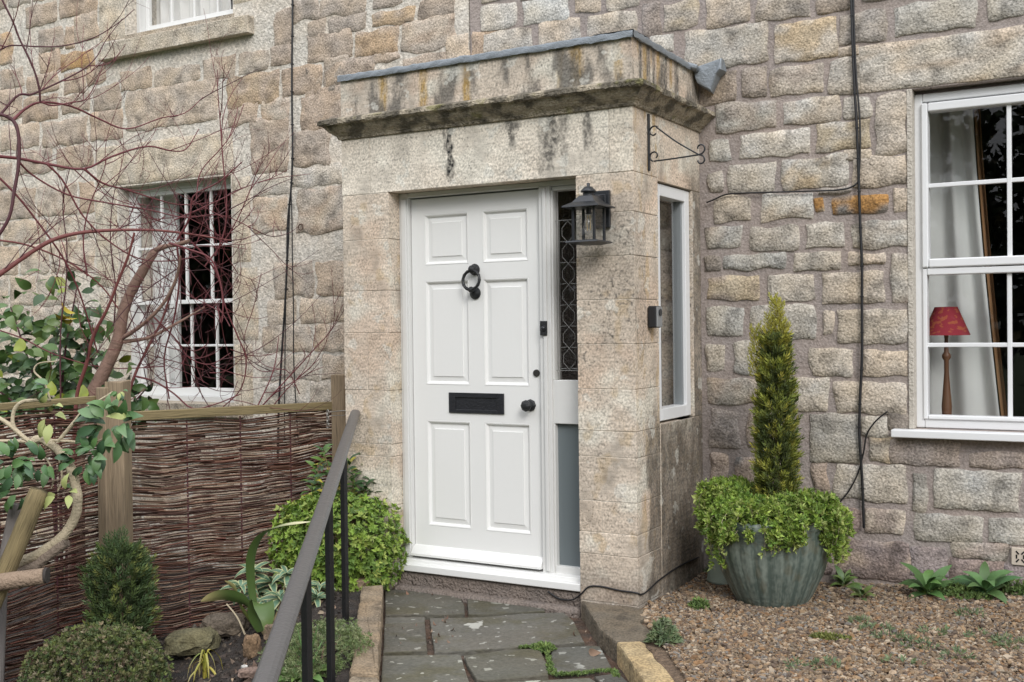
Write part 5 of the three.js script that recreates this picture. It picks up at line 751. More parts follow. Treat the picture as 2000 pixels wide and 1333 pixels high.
  for (const [pts, r0, r1] of main) { const cv = new THREE.CatmullRomCurve3(pts, false, 'centripetal'), L = cv.getLength(); const k = Math.round(L * (r0 > 0.03 ? 2.0 : 5.2)); for (let i = 0; i < k; i++) { const t = rr(.12, 1), p = cv.getPoint(t); if (p.y < 0.85) continue; const T = cv.getTangent(t).multiplyScalar(r0 < r1 ? -1 : 1); const d = T.add(rdir(0.25).multiplyScalar(0.95)); d.z *= 0.7; sprout(p, d.normalize(), rr(.14, .6), rr(.0021, .0036), rnd() < .5 ? 2 : 1); } }
  // dense tangle by the sash window
  for (let i = 0; i < 95; i++) { const p = atD(rr(250, 470), rr(400, 760), D0 + rr(-.2, .5)); sprout(p, rdir(0.15).multiply(V(1, 1, .5)).normalize(), rr(.25, .8), rr(.002, .0036), rnd() < .6 ? 1 : 0); }
  stuff(mesh('twigs', rel(merge(tw[0]), o), redTwig, o)); stuff(mesh('twigs', rel(merge(tw[1]), o), darkTwig, o));
}
// --- camellia behind the fence
seed = 102;
{
  const D0 = 6.75, c0 = atD(120, 1100, D0), o = thing('camellia_bush', 'glossy green broad-leaved bush growing among the red stems', 'bush', [c0.x, -0.45, c0.z]);
  const stems = [[[120, 1150], [118, 850], [125, 700], [150, 560]], [[110, 1150], [100, 850], [60, 720], [20, 600]], [[130, 1150], [140, 860], [200, 740], [270, 600]], [[115, 1150], [90, 900], [40, 800], [-40, 740]], [[130, 1150], [160, 900], [230, 820], [285, 760]]];
  for (const s of stems) mesh('stem', rel(tube(s.map(q => atD(q[0], q[1], D0 + rr(-.1, .1))), 0.012, 0.004, 6, 4), o), darkTwig, o);
  const gs = [leafGeo(.105, .058, { n: 5, fold: .28, curl: .7 }), leafGeo(.095, .055, { n: 5, fold: .12, curl: .3 }), leafGeo(.112, .06, { n: 5, fold: .35, curl: 1.0 })];
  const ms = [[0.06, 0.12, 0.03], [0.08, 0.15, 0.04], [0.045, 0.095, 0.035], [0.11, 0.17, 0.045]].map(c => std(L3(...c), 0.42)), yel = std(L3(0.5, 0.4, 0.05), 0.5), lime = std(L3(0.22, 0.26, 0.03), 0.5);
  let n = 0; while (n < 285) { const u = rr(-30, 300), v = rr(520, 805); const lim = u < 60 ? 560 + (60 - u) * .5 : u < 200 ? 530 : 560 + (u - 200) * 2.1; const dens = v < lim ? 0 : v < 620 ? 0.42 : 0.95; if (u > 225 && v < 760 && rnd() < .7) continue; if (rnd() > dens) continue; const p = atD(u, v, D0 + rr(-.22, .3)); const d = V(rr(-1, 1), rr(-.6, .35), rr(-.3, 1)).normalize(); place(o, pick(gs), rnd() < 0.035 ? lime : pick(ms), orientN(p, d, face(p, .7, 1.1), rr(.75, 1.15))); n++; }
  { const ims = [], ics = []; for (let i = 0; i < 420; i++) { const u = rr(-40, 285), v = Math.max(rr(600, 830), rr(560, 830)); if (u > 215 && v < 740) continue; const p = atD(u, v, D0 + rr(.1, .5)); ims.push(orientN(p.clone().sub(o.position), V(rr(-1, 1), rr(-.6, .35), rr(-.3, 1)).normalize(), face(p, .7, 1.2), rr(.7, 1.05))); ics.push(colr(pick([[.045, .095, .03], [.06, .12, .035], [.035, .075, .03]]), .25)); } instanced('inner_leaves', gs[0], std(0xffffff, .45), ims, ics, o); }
  for (const [u, v] of [[138, 618], [146, 612], [142, 626], [150, 622]]) place(o, gs[0], yel, orient(atD(u, v, D0 - .25), V(rr(-1, 1), rr(-.2, .4), .4), rr(-1, 1), .9)); for (const [u, v] of [[40, 660], [100, 745], [162, 752]]) place(o, gs[2], lime, orient(atD(u, v, D0 - .25), V(.2, -1, .3), rr(-.5, .5), 1.15));
}
// --- climber with the looped pale stem
seed = 103;
{
  const D0 = 5.1, S = D0 / F, base = atD(-70, 1420, D0), o = thing('climbing_plant', 'climber with a thick looping pale stem in front of the woven fence', 'climber', [base.x, -0.5, base.z]);
  const st = (px, r0, r1, m = paleStem, k = .18) => mesh('stem', rel(tube(px.map((q, i) => atD(q[0], q[1], D0 + (q[2] ?? 0))), r0 * S, r1 * S, 10, 6, { knob: k }), o), m, o);
  st([[-75, 1480], [-50, 1300], [-20, 1160], [24, 1108], [80, 1080], [124, 1046], [149, 1000], [148, 958], [136, 912], [108, 876], [78, 858], [60, 866]], 12, 8);
  st([[60, 866], [40, 850], [20, 832], [-10, 812]], 5, 4); st([[58, 864], [30, 862], [-10, 862]], 4, 3); st([[112, 864], [140, 830], [165, 800], [195, 782], [220, 766]], 3.6, 2); st([[32, 846], [24, 825], [28, 800], [42, 786], [70, 782], [98, 782]], 4, 3); st([[98, 782], [84, 745], [66, 725], [72, 712], [110, 706]], 2, 1.4); st([[108, 876], [118, 910], [120, 940], [112, 960]], 2.4, 2); st([[70, 880], [92, 900], [104, 930], [100, 955]], 2, 1.4); st([[80, 860], [130, 862], [180, 866], [215, 850]], 3, 2);
  st([[20, 1122], [64, 1108], [94, 1084], [124, 1062], [130, 1058]], 11, 11, std(L3(0.24, 0.19, 0.15), .95, { bumpMap: stoneBump, bumpScale: .012 }), .2);
  const gs = [leafGeo(.085, .04, { n: 5, fold: .3, curl: .9 }), leafGeo(.075, .037, { n: 5, fold: .2, curl: .5 })], ms = [[0.06, 0.135, 0.045], [0.09, 0.18, 0.055], [0.05, 0.11, 0.05], [0.12, 0.21, 0.09]].map(c => std(L3(...c), .45)), pale = std(L3(.34, .38, .14), .6);
  const clus = (u, v, n, r, sc = 1, pl = 0) => { for (let i = 0; i < n; i++) { const a = rr(0, 6.28), q = Math.sqrt(rnd()) * r; const p = atD(u + q * Math.cos(a), v + q * .8 * Math.sin(a), D0 - rr(0.02, .16)); place(o, pick(gs), rnd() < pl ? pale : pick(ms), orientN(p, V(Math.cos(a), -Math.sin(a) - .25, rr(.1, .8)).normalize(), face(p, .8, .8), sc * rr(.75, 1.2))); } };
  clus(212, 835, 44, 42, 1.1); clus(165, 905, 18, 34, .95); clus(185, 880, 12, 25); clus(20, 905, 26, 36, .95); clus(75, 905, 14, 30, .95); clus(40, 960, 14, 30); clus(-10, 960, 14, 30); clus(125, 965, 6, 22, 1.1, .5); clus(90, 815, 6, 20, 1, .8); clus(100, 760, 9, 24, .8, .4); clus(248, 822, 3, 8, 1, .6); clus(232, 765, 9, 10, .5, .3);
}
// --- logs leaning at the bed's edge
{
  const D0 = 4.95, S = D0 / F; const lg = (label, px, r0, r1, m, D = D0) => { const pts = px.map(q => atD(q[0], q[1], D)), o = thing('log', label, 'log', [pts[0].x, Math.min(...pts.map(q => q.y)), pts[0].z]); mesh('log', rel(tube(pts, r0 * S, r1 * S, 14, 4, { knob: .07 }), o), m, o); return o; };
  lg('weathered log leaning against the looping climber stem', [[-160, 1500], [-60, 1280], [0, 1140], [40, 1048], [76, 958]], 21, 18, woodGreen);
  const l2 = lg('short horizontal log with a dark sawn end', [[-60, 1150], [0, 1138], [50, 1131], [88, 1125]], 17, 16, std(L3(.3, .22, .16), .95, { bumpMap: stoneBump, bumpScale: .01 }), 4.9); const e = atD(90, 1124.6, 4.9); mesh('sawn_end', rel(new THREE.CylinderGeometry(15.5 * S, 15.5 * S, .012, 16).rotateZ(Math.PI / 2).rotateY(.6).translate(e.x, e.y, e.z), l2), std(L3(.05, .042, .038), .95), l2);
  lg('grey split stake behind the leaning log', [[-10, 1480], [8, 1100], [30, 985]], 12, 11, std(L3(.22, .2, .19), .95, { map: null, bumpMap: woodBump, bumpScale: .006 }), 5.15);
}
// --- clipped bushes
function bush(name, label, cat, c, R, n, tuftG, cols, o = {}) {   // c: base centre, R: half sizes
  const t = thing(name, label, cat, [c.x, c.y, c.z], o.group); const ms = [], cs = [], sq = o.square ?? 2.4;
  for (let i = 0; i < n; i++) {
    const d = rdir(); let k = Math.pow(Math.pow(Math.abs(d.x), sq) + Math.pow(Math.abs(d.y), sq) + Math.pow(Math.abs(d.z), sq), -1 / sq); const lump = 1 + (o.lump ?? .12) * fbm(d.x * 2.2 + 5, d.y * 2.2 + d.z * 3.1, 256, 2, 9), f = lump * Math.pow(rnd(), o.hollow ?? .16);
    const p = V(d.x * k * R.x * f, R.y + d.y * k * R.y * f, d.z * k * R.z * f); if (p.y < 0.02) continue; const dir = V(d.x, d.y + (o.up ?? .5), d.z).add(rdir().multiplyScalar(.55)).normalize();
    ms.push(orient(p, dir, rr(0, 6.28), rr(.7, 1.25))); cs.push(colr(pick(cols), .22));
  }
  instanced('foliage', tuftG, leafWhite, ms, cs, t);
  const gs = []; for (let i = 0; i < 14; i++) { const d = rdir(.8); gs.push(tube([V(rr(-.03, .03), -0.03, rr(-.03, .03)), V(d.x * R.x * .4, R.y * .8, d.z * R.z * .4), V(d.x * R.x * .75, R.y * (1 + .7 * Math.abs(d.y)), d.z * R.z * .75)], .007, .002, 4, 3, { cap: false })); } mesh('stems', merge(gs), barkM, t);
  return t;
}
seed = 104;
{
  const c = onY(648, 1148, -.13); bush('round_bush', 'clipped bright green bush beside the porch behind the handrail', 'bush', V(c.x - .05, -.2, c.z - .12), V(.335, .27, .3), 3400, tuft(6, .026, .015, .9), [[.22, .34, .04], [.17, .28, .035], [.27, .39, .06], [.12, .21, .03], [.34, .42, .09]], { square: 3.2, lump: .15 });
  const b = atD(188, 1400, 4.95); bush('box_bush', 'low olive green bush with bleached leaf tips in front of the woven fence', 'bush', V(b.x, b.y - .08, b.z), V(.3, .235, .3), 3600, tuft(6, .018, .011, .9), [[.12, .14, .04], [.09, .12, .035], [.17, .17, .07], [.24, .2, .12], [.07, .11, .03], [.15, .19, .05]], { square: 2.3, lump: .14 });
}
const yewSprig = (() => { seed = 105; return sprig(14, .06, .034); })();
function yew(name, label, cat, base, H, prof, n, cols, tips) {     // prof(t) -> radius at height t
  const t = thing(name, label, cat, [base.x, base.y, base.z]); const ms = [], cs = [];
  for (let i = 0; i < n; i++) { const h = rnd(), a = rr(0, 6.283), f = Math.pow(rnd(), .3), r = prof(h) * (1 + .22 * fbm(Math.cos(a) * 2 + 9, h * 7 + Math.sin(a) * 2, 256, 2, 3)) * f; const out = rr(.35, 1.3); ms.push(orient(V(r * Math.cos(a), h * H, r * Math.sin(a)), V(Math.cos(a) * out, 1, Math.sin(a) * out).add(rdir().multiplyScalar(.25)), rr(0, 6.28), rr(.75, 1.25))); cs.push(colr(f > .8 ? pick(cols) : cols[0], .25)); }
  for (const [x, z, h0, h1] of tips) { const k = Math.round((h1 - h0) / .006); for (let i = 0; i < k; i++) { const h = mix(h0, h1, i / k), a = i * 2.4, r = .012 * (1 - i / k) + .004; ms.push(orient(V(x + r * Math.cos(a), h, z + r * Math.sin(a)), V(Math.cos(a) * .5, 1, Math.sin(a) * .5), 0, rr(.6, .9))); cs.push(colr(cols[cols.length - 1], .2)); } }
  instanced('foliage', yewSprig, leafWhite, ms, cs, t); mesh('trunk', tube([V(0, -.06, 0), V(.006, H * .5, 0), V(0, H * .93, 0)], .016, .004, 7, 3), barkM, t); return t;
}
{
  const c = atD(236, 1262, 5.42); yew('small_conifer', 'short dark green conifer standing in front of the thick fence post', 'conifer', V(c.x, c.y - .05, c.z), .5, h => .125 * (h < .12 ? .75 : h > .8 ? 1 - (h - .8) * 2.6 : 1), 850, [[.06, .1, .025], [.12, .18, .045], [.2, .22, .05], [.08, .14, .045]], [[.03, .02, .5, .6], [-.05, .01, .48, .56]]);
}
// --- upright yellow-leaved shrub in the porch angle
seed = 106;
{
  const D0 = 6.3, b = atD(672, 1100, D0), o = thing('evergreen_shrub', 'loose shrub with pointed green and yellow leaves beside the porch wall', 'shrub', [b.x, -.25, b.z]);
  const gs = [leafGeo(.078, .026, { n: 4, fold: .25, curl: .5 }), leafGeo(.07, .027, { n: 4, fold: .2, curl: .9 })], ms = [[.06, .13, .03], [.1, .18, .04], [.05, .1, .04]].map(c => std(L3(...c), .45)), ye = [[.4, .36, .05], [.3, .32, .06]].map(c => std(L3(...c), .55));
  for (const [u, v] of [[632, 880], [618, 915], [610, 945], [650, 910], [700, 880], [708, 905], [728, 940], [690, 930], [660, 945], [640, 950], [715, 950], [742, 955], [680, 900], [625, 960], [700, 965], [650, 970]]) { const top = atD(u, v, D0 + rr(-.12, .1)), bt = V(b.x + rr(-.03, .03), -.22, b.z + rr(-.03, .03)); mesh('stem', rel(tube([bt, bt.clone().lerp(top, .55).add(V(rr(-.04, .04), .04, 0)), top], .006, .003, 5, 4), o), woodGreen, o); for (let k = 0; k < 15; k++) { const t = k / 15, p = top.clone().add(V(0, -t * .14, 0)).add(rdir().multiplyScalar(.008)), a = k * 2.4; place(o, pick(gs), rnd() < .12 + .5 * sst(.3, 1, t) ? pick(ye) : pick(ms), orientN(p, V(Math.cos(a), mix(1.1, -.1, t), Math.sin(a)), V(0, 1, 0).add(rdir().multiplyScalar(.4)).add(face(p, 0, 0).multiplyScalar(.5)), rr(.8, 1.15))); } }
}
// --- variegated plant and the broad strap leaves
seed = 107;
{
  const D0 = 5.75, b = onY(520, 1235, -.22), o = thing('variegated_plant', 'rosettes of blue green leaves edged with cream beside the handrail', 'plant', [b.x, -.26, b.z]);
  const gr = [.075, .15, .09], ed = [.5, .5, .26], gs = [leafGeo(.14, .042, { n: 6, fold: .2, curl: .6, edge: ed, mid: gr, wave: .002 }), leafGeo(.125, .042, { n: 6, fold: .15, curl: 1.1, edge: ed, mid: [.1, .19, .12], wave: .002 })], vm = std(0xffffff, .45, { vertexColors: true });
  for (const [u, v, s] of [[495, 1118, .95], [530, 1140, 1.1], [505, 1165, 1.05], [560, 1125, .9], [548, 1170, 1], [590, 1150, .9], [470, 1150, .9], [520, 1185, .95], [625, 1150, .8], [618, 1172, .8]]) { const c = atD(u, v, D0 + rr(-.12, .12)); mesh('stem', rel(tube([V(b.x, -.25, b.z), V(mix(b.x, c.x, .6), mix(-.25, c.y, .45), mix(b.z, c.z, .6)), c], .007, .004, 6, 4), o), woodGreen, o); for (let k = 0; k < 11; k++) { const a = k * 2.4 + u, e = mix(-.1, 1.0, k / 11), cp = c.clone().add(V(0, .012 * k / 11, 0)); place(o, pick(gs), vm, orientN(cp, V(Math.cos(a), e, Math.sin(a)), V(0, 1, 0).addScaledVector(face(cp, 0, .2), .5), s * mix(1, .65, k / 11))); } }
}
function ribbon(pts, W, o = {}) {                    // broad leaf along a path
  const cv = new THREE.CatmullRomCurve3(pts, false, 'centripetal'), n = 16, pos = [], col = [], idx = []; const side = o.side ?? V(1, 0, 0);
  for (let i = 0; i <= n; i++) { const t = i / n, p = cv.getPoint(t), T = cv.getTangent(t), s = side.clone().addScaledVector(T, -side.dot(T)).normalize(), up = V().crossVectors(T, s), w = W / 2 * Math.pow(Math.sin(Math.PI * clamp(mix(.08, .99, t))), .7); const c = o.c0.map((q, k) => mix(q, o.c1[k], sst(o.turn ?? .7, 1, t))); for (const k of [-1, -.5, 0, .5, 1]) { const q = p.clone().addScaledVector(s, w * k).addScaledVector(up, w * (o.fold ?? .3) * Math.abs(k)); pos.push(q.x, q.y, q.z); col.push(...c); } }
  for (let i = 0; i < n; i++) for (let k = 0; k < 4; k++) { const a = i * 5 + k; idx.push(a, a + 1, a + 5, a + 1, a + 6, a + 5); }
  const g = new THREE.BufferGeometry(); g.setAttribute('position', new THREE.Float32BufferAttribute(pos, 3)); g.setAttribute('color', new THREE.Float32BufferAttribute(col, 3)); g.setIndex(idx); g.computeVertexNormals(); return g;
}
const ribM = std(0xffffff, .5, { vertexColors: true });
{
  const D0 = 5.62, b = atD(505, 1232, D0), o = thing('broad_leaved_plant', 'broad drooping green leaves with yellowed tips below the variegated plant', 'plant', [b.x, b.y - .06, b.z]); const G = [.07, .12, .03], Y = [.5, .43, .2], q = (u, v, d = 0) => atD(u, v, D0 + d);
  mesh('leaf', rel(ribbon([q(505, 1230), q(492, 1150), q(492, 1085, -.05), q(515, 1045, -.1), q(556, 1028, -.12), q(606, 1020, -.12)], .05, { c0: G, c1: [.6, .56, .36], turn: .6, side: V(.5, .3, -.8), fold: .4 }), o), ribM, o);
  mesh('leaf', rel(ribbon([q(505, 1232, -.05), q(480, 1180, -.05), q(445, 1165, -.08), q(415, 1168, -.08), q(392, 1176, -.08)], .075, { c0: G, c1: Y, turn: .45, side: V(.2, 1, .6), fold: .2 }), o), ribM, o);
  mesh('leaf', rel(ribbon([q(508, 1235, -.1), q(498, 1200, -.1), q(512, 1180, -.16), q(522, 1205, -.22), q(520, 1238, -.24)], .1, { c0: G, c1: [.1, .15, .03], side: V(1, 0, -.4), fold: .2 }), o), ribM, o);
  mesh('leaf', rel(ribbon([q(500, 1232), q(470, 1190), q(455, 1150), q(438, 1135)], .06, { c0: [.16, .2, .05], c1: Y, turn: .4, side: V(.3, .8, .5) }), o), ribM, o); mesh('stem', rel(tube([q(478, 1240, -.1), q(462, 1205, -.1), q(442, 1180, -.1)], .005, .004, 5, 3), o), paleStem, o);
  const w = atD(400, 1312, 5.3), ow = thing('withered_plant', 'small withered clump of yellowing leaves on the bare soil', 'plant', [w.x, w.y - .05, w.z]); seed = 108; for (let i = 0; i < 16; i++) { const a = rr(0, 6.28), h = rr(.06, .16), l = rr(.03, .08); mesh('leaf', ribbon([V(rr(-.01, .01), 0, rr(-.01, .01)), V(l * .3 * Math.cos(a), h, l * .3 * Math.sin(a)), V(l * Math.cos(a), h * .7, l * Math.sin(a)), V(l * 1.3 * Math.cos(a), h * .2, l * 1.3 * Math.sin(a))], rr(.008, .015), { c0: pick([[.3, .3, .05], [.4, .34, .06], [.16, .22, .05]]), c1: pick([[.45, .38, .2], [.4, .35, .1]]), turn: .3, side: V(Math.sin(a), 0, -Math.cos(a)) }), ribM, ow); }
}
// --- rocks in the bed
seed = 109;
function rock(label, u, v, y, s, col, rot = 0) { const c = onY(u, v, y), g = mergeVertices(new THREE.IcosahedronGeometry(1, 4)); g.deleteAttribute('uv'); const p = g.attributes.position; for (let i = 0; i < p.count; i++) { const a = V().fromBufferAttribute(p, i); const k = Math.pow(Math.pow(Math.abs(a.x), 4) + Math.pow(Math.abs(a.y), 4) + Math.pow(Math.abs(a.z), 4), -.25) * (1 + .32 * fbm(a.x * 1.7 + u, a.y * 1.7 + a.z * 2.1, 256, 4, 7)); p.setXYZ(i, a.x * k * s[0], a.y * k * s[1], a.z * k * s[2]); } g.rotateY(rot).rotateZ(rr(-.15, .15)); const m = mesh('rock', tint(toCreasedNormals(metricUV(g, 1, rnd() * 5), .5), col), stoneM); m.position.set(c.x, y + s[1] * .35, c.z); return tag(m, label, 'rock'); }
rock('mossy flat-topped rock lying against the foot of the woven fence', 372, 1262, -.33, [.13, .06, .09], [.2, .18, .1], .4); rock('brown rock behind the mossy one at the fence foot', 440, 1228, -.3, [.12, .055, .08], [.2, .16, .12], .2); rock('small upright rusty stone under the variegated plant', 492, 1272, -.22, [.035, .055, .03], [.26, .17, .1], .3); rock('brown stone half hidden beside the handrail foot', 540, 1240, -.2, [.05, .045, .05], [.3, .22, .15]); rock('reddish flat stone in the soil by the handrail', 495, 1318, -.2, [.06, .02, .03], [.3, .21, .17], .7); rock('tiny white stone on the dark soil', 477, 1306, -.21, [.014, .01, .012], [.7, .68, .64]);
// --- soil clods and litter
{
  const ms = [], cs = [], lm = [], lc = []; for (let i = 0; i < 5200; i++) { const x = rr(-2.7, -.2), z = rr(.6, 3.6); const s = (x - kerbA.x) * -kd.z + (z - kerbA.z) * kd.x; if (s < .06) continue; const y = bedY(x, z); if (rnd() < .82) { const r = .004 + .014 * rnd() * rnd(); ms.push(new THREE.Matrix4().compose(V(x, y + r * .3, z), new THREE.Quaternion().setFromEuler(new THREE.Euler(rnd() * 6, rnd() * 6, rnd() * 6)), V(r * 1.3, r, r))); cs.push(colr(pick([[.04, .032, .027], [.055, .045, .038], [.03, .024, .02], [.09, .075, .06]]), .3)); } else { lm.push(orient(V(x, y + .006, z), V(rr(-1, 1), rr(-.1, .35), rr(-1, 1)), rr(0, 6), rr(.5, 1.2))); lc.push(colr(pick([[.12, .08, .06], [.2, .14, .1], [.08, .06, .05], [.25, .19, .13]]), .3)); } }
  stuff(instanced('soil_clods', pebble(), std(0xffffff, 1), ms, cs), 'dark crumbs of soil in the flower bed', 'soil'); stuff(instanced('leaf_litter', leafGeo(.04, .02, { n: 3, fold: .5, curl: 1.2 }), std(0xffffff, .9), lm, lc), 'dead brown leaves and twigs scattered on the soil', 'leaf litter');
}
// --- low plants at the handrail foot
seed = 110;
{
  const c = onY(655, 1300, -.1); bush('ground_cover_plant', 'low mound of pale grey green leaves with tiny white flowers by the kerb', 'plant', V(c.x - .1, -.19, c.z + .0), V(.17, .12, .26), 2600, tuft(7, .016, .004, 1.0), [[.2, .26, .1], [.16, .22, .08], [.26, .31, .14], [.3, .34, .17], [.13, .19, .06]], { square: 2.2, lump: .3 });
  const f = onY(590, 1330, -.13), o = thing('primrose', 'crinkled pale green leaf rosette under the handrail', 'plant', [f.x, -.16, f.z]); const g = leafGeo(.12, .05, { n: 8, fold: .2, curl: .7, wave: .006 }), m1 = std(L3(.17, .27, .07), .6), m2 = std(L3(.12, .22, .06), .6); for (let k = 0; k < 16; k++) { const a = k * 2.4; place(o, g, k % 2 ? m1 : m2, orientN(V(f.x + .02 * Math.cos(a), -.13, f.z + .02 * Math.sin(a)), V(Math.cos(a), mix(.2, 1.2, k / 16), Math.sin(a)), V(0, 1, .3), rr(.7, 1.1))); }
  const bl = onY(600, 1345, -.14), ob = thing('bulb_plant', 'narrow upright green bulb leaves beside the black balusters', 'plant', [bl.x, -.16, bl.z]); for (let k = 0; k < 9; k++) { const a = rr(0, 6.28), h = rr(.18, .3), l = rr(.02, .09); mesh('leaf', ribbon([V(rr(-.03, .03), 0, rr(-.03, .03)), V(l * .4 * Math.cos(a), h * .6, l * .4 * Math.sin(a)), V(l * Math.cos(a), h, l * Math.sin(a))], .013, { c0: [.1, .2, .06], c1: [.13, .24, .08], side: V(Math.sin(a), 0, -Math.cos(a)) }), ribM, ob); }
}
// --- planter, columnar yew and trailing plant
seed = 111;
const PC = V(0.535, GRAVEL, 0.47);
{
  const prof = [[0, 0], [.172, 0], [.18, .006], [.205, .05], [.248, .14], [.284, .24], [.3, .33], [.302, .385], [.312, .395], [.314, .42], [.3, .43], [.286, .425], [.28, .39], [.0, .375]]; const g = new THREE.LatheGeometry(prof.map(a => new THREE.Vector2(...a)), 180), p = g.attributes.position; for (let i = 0; i < p.count; i++) { const x = p.getX(i), y = p.getY(i), z = p.getZ(i), r = Math.hypot(x, z), a = Math.atan2(z, x); if (r > .1 && y > .004 && y < .385 && y !== .375) { const f = 1 - .014 * Math.pow(Math.abs(Math.cos(a * 12)), 9); p.setXYZ(i, x * f, y, z * f); } } g.computeVertexNormals();
  const pm = tex(1024, 512, (u, v) => { const st = fbm(u * 60, v * 2.5, 60, 4, 5), bl = fbm(u * 8, v * 4, 8, 4, 15), fl = Math.pow(Math.abs(Math.cos(u * Math.PI * 24)), 9); const t = clamp(.45 + .9 * st + .6 * bl - .35 * fl + .5 * fbm(u * 90, v * 40, 90, 2, 71)); const d = sst(.1, .4, fbm(u * 30, v * 10, 30, 3, 33)) * .6; return [mix(.085, .24, t) * (1 - d * .5) + d * .06, mix(.115, .28, t) * (1 - d * .5) + d * .045, mix(.1, .245, t) * (1 - d * .5) + d * .02]; });
  const o = thing('plant_pot', 'large fluted blue green glazed pot holding the yew on the gravel', 'pot', [PC.x, PC.y, PC.z]); mesh('pot', g, std(0xffffff, .4, { map: pm, bumpMap: stoneBump, bumpScale: .002 }), o); mesh('compost', new THREE.CircleGeometry(.285, 40).rotateX(-Math.PI / 2).translate(0, .395, 0), soilM, o);
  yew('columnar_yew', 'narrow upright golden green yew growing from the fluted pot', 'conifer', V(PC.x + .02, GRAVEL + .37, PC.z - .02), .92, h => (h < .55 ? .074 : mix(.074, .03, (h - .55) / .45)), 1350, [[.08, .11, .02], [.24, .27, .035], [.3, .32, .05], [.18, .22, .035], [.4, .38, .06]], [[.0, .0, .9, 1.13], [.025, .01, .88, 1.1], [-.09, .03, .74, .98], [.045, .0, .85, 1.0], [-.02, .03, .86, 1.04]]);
  // trailing plant
  const t = thing('trailing_plant', 'bright green small-leaved plant spilling over the rim of the fluted pot', 'plant', [PC.x, GRAVEL + .39, PC.z]); const ms = [], cs = [], vines = []; const tg = tuft(6, .026, .0105, .9);
  const cols = [[.25, .36, .05], [.2, .31, .04], [.32, .42, .08], [.14, .24, .035], [.38, .44, .13]];
  for (let i = 0; i < 520; i++) { const a = rr(0, 6.283), r0 = Math.sqrt(rnd()) * .28, nz = k => pn(Math.cos(a) * 1.6 + k, Math.sin(a) * 1.6 + k * 3, 256, 5), out = rr(.02, .12) * (.95 + .4 * nz(3)), up = rr(.02, .15) * (.85 + .5 * nz(9)) + .015, front = .5 + .5 * Math.sin(a), hang = r0 > .18 ? rr(0, .26) * rnd() * clamp(.4 + 1.0 * nz(21)) * (.5 + front) + .035 : 0; const pts = [V(r0 * Math.cos(a), 0, r0 * Math.sin(a)), V((r0 + out * .6) * Math.cos(a), up, (r0 + out * .6) * Math.sin(a)), V((r0 + out) * Math.cos(a), up * .75 - hang * .25, (r0 + out) * Math.sin(a))]; if (hang > .04) { const R = Math.max(r0 + out, .325); pts.push(V(R * Math.cos(a), up * .3 - hang * .6, R * Math.sin(a)), V((R - .02) * Math.cos(a), -hang, (R - .02) * Math.sin(a))); } const cv = new THREE.CatmullRomCurve3(pts); vines.push(tube(pts, .0016, .0011, 4, 3, { cap: false })); const k = Math.round(cv.getLength() / .009); for (let j = 0; j < k; j++) { const p = cv.getPoint((j + .5) / k).add(rdir().multiplyScalar(.012)); if (hang > .08 && j / k > .6 && rnd() < .45) continue; ms.push(orient(p, V(Math.cos(a) * .7, .7, Math.sin(a) * .7).add(rdir().multiplyScalar(.7)), rr(0, 6.28), rr(.5, 1.35))); cs.push(colr(pick(cols), .28)); } }
  instanced('foliage', tg, leafWhite, ms, cs, t); mesh('stems', merge(vines), paleStem, t);
  const sm = thing('small_pot', 'pale sage glazed pot tucked behind the fluted pot in the porch corner', 'pot', [.215, GRAVEL, .2]); mesh('pot', new THREE.LatheGeometry([[0, 0], [.12, 0], [.115, .02], [.1, .12], [.095, .2], [.1, .215], [.09, .215], [.085, .1], [0, .09]].map(a => new THREE.Vector2(...a)), 40), std(L3(.36, .43, .36), .35, { bumpMap: stoneBump, bumpScale: .002 }), sm);
}
// --- weeds on the gravel
seed = 112;
function rosette(name, label, u, v, n, L, W, cols, e0, e1, o = {}) { const c = onGravel(u, v), t = thing(name, label, 'weed', [c.x, gravelY(c.x, c.z) - .01, c.z], o.group); const g = [leafGeo(L, W, { n: 6, fold: .18, curl: .6, ...o }), leafGeo(L * .85, W, { n: 6, fold: .25, curl: 1, ...o })], ms = cols.map(q => std(L3(...q), .5)); for (let k = 0; k < n; k++) { const a = k * 2.4 + u; place(t, pick(g), pick(ms), orientN(t.position.clone().add(V(.008 * Math.cos(a), .02 + .03 * k / n, .008 * Math.sin(a))), V(Math.cos(a), mix(e0, e1, k / n), Math.sin(a)), V(.1, 1, .4).add(rdir().multiplyScalar(.2)), rr(.75, 1.1))); } return t; }
rosette('weed', 'large-leaved green weed by the wall below the casement sill', 1812, 1165, 16, .17, .055, [[.07, .15, .04], [.1, .2, .05], [.06, .12, .035]], .1, 2.2);
rosette('weed', 'large-leaved green weed by the wall near the air brick', 1925, 1165, 16, .18, .055, [[.06, .14, .05], [.09, .18, .06], [.07, .13, .04]], .1, 2.2);
rosette('weed', 'leafy weed standing at the foot of the fluted pot', 1650, 1150, 14, .1, .032, [[.06, .12, .03], [.1, .16, .04]], .3, 2.2); rosette('weed', 'dark low weed just right of the fluted pot', 1685, 1172, 12, .075, .03, [[.06, .11, .03], [.11, .15, .04]], .2, 1.6);
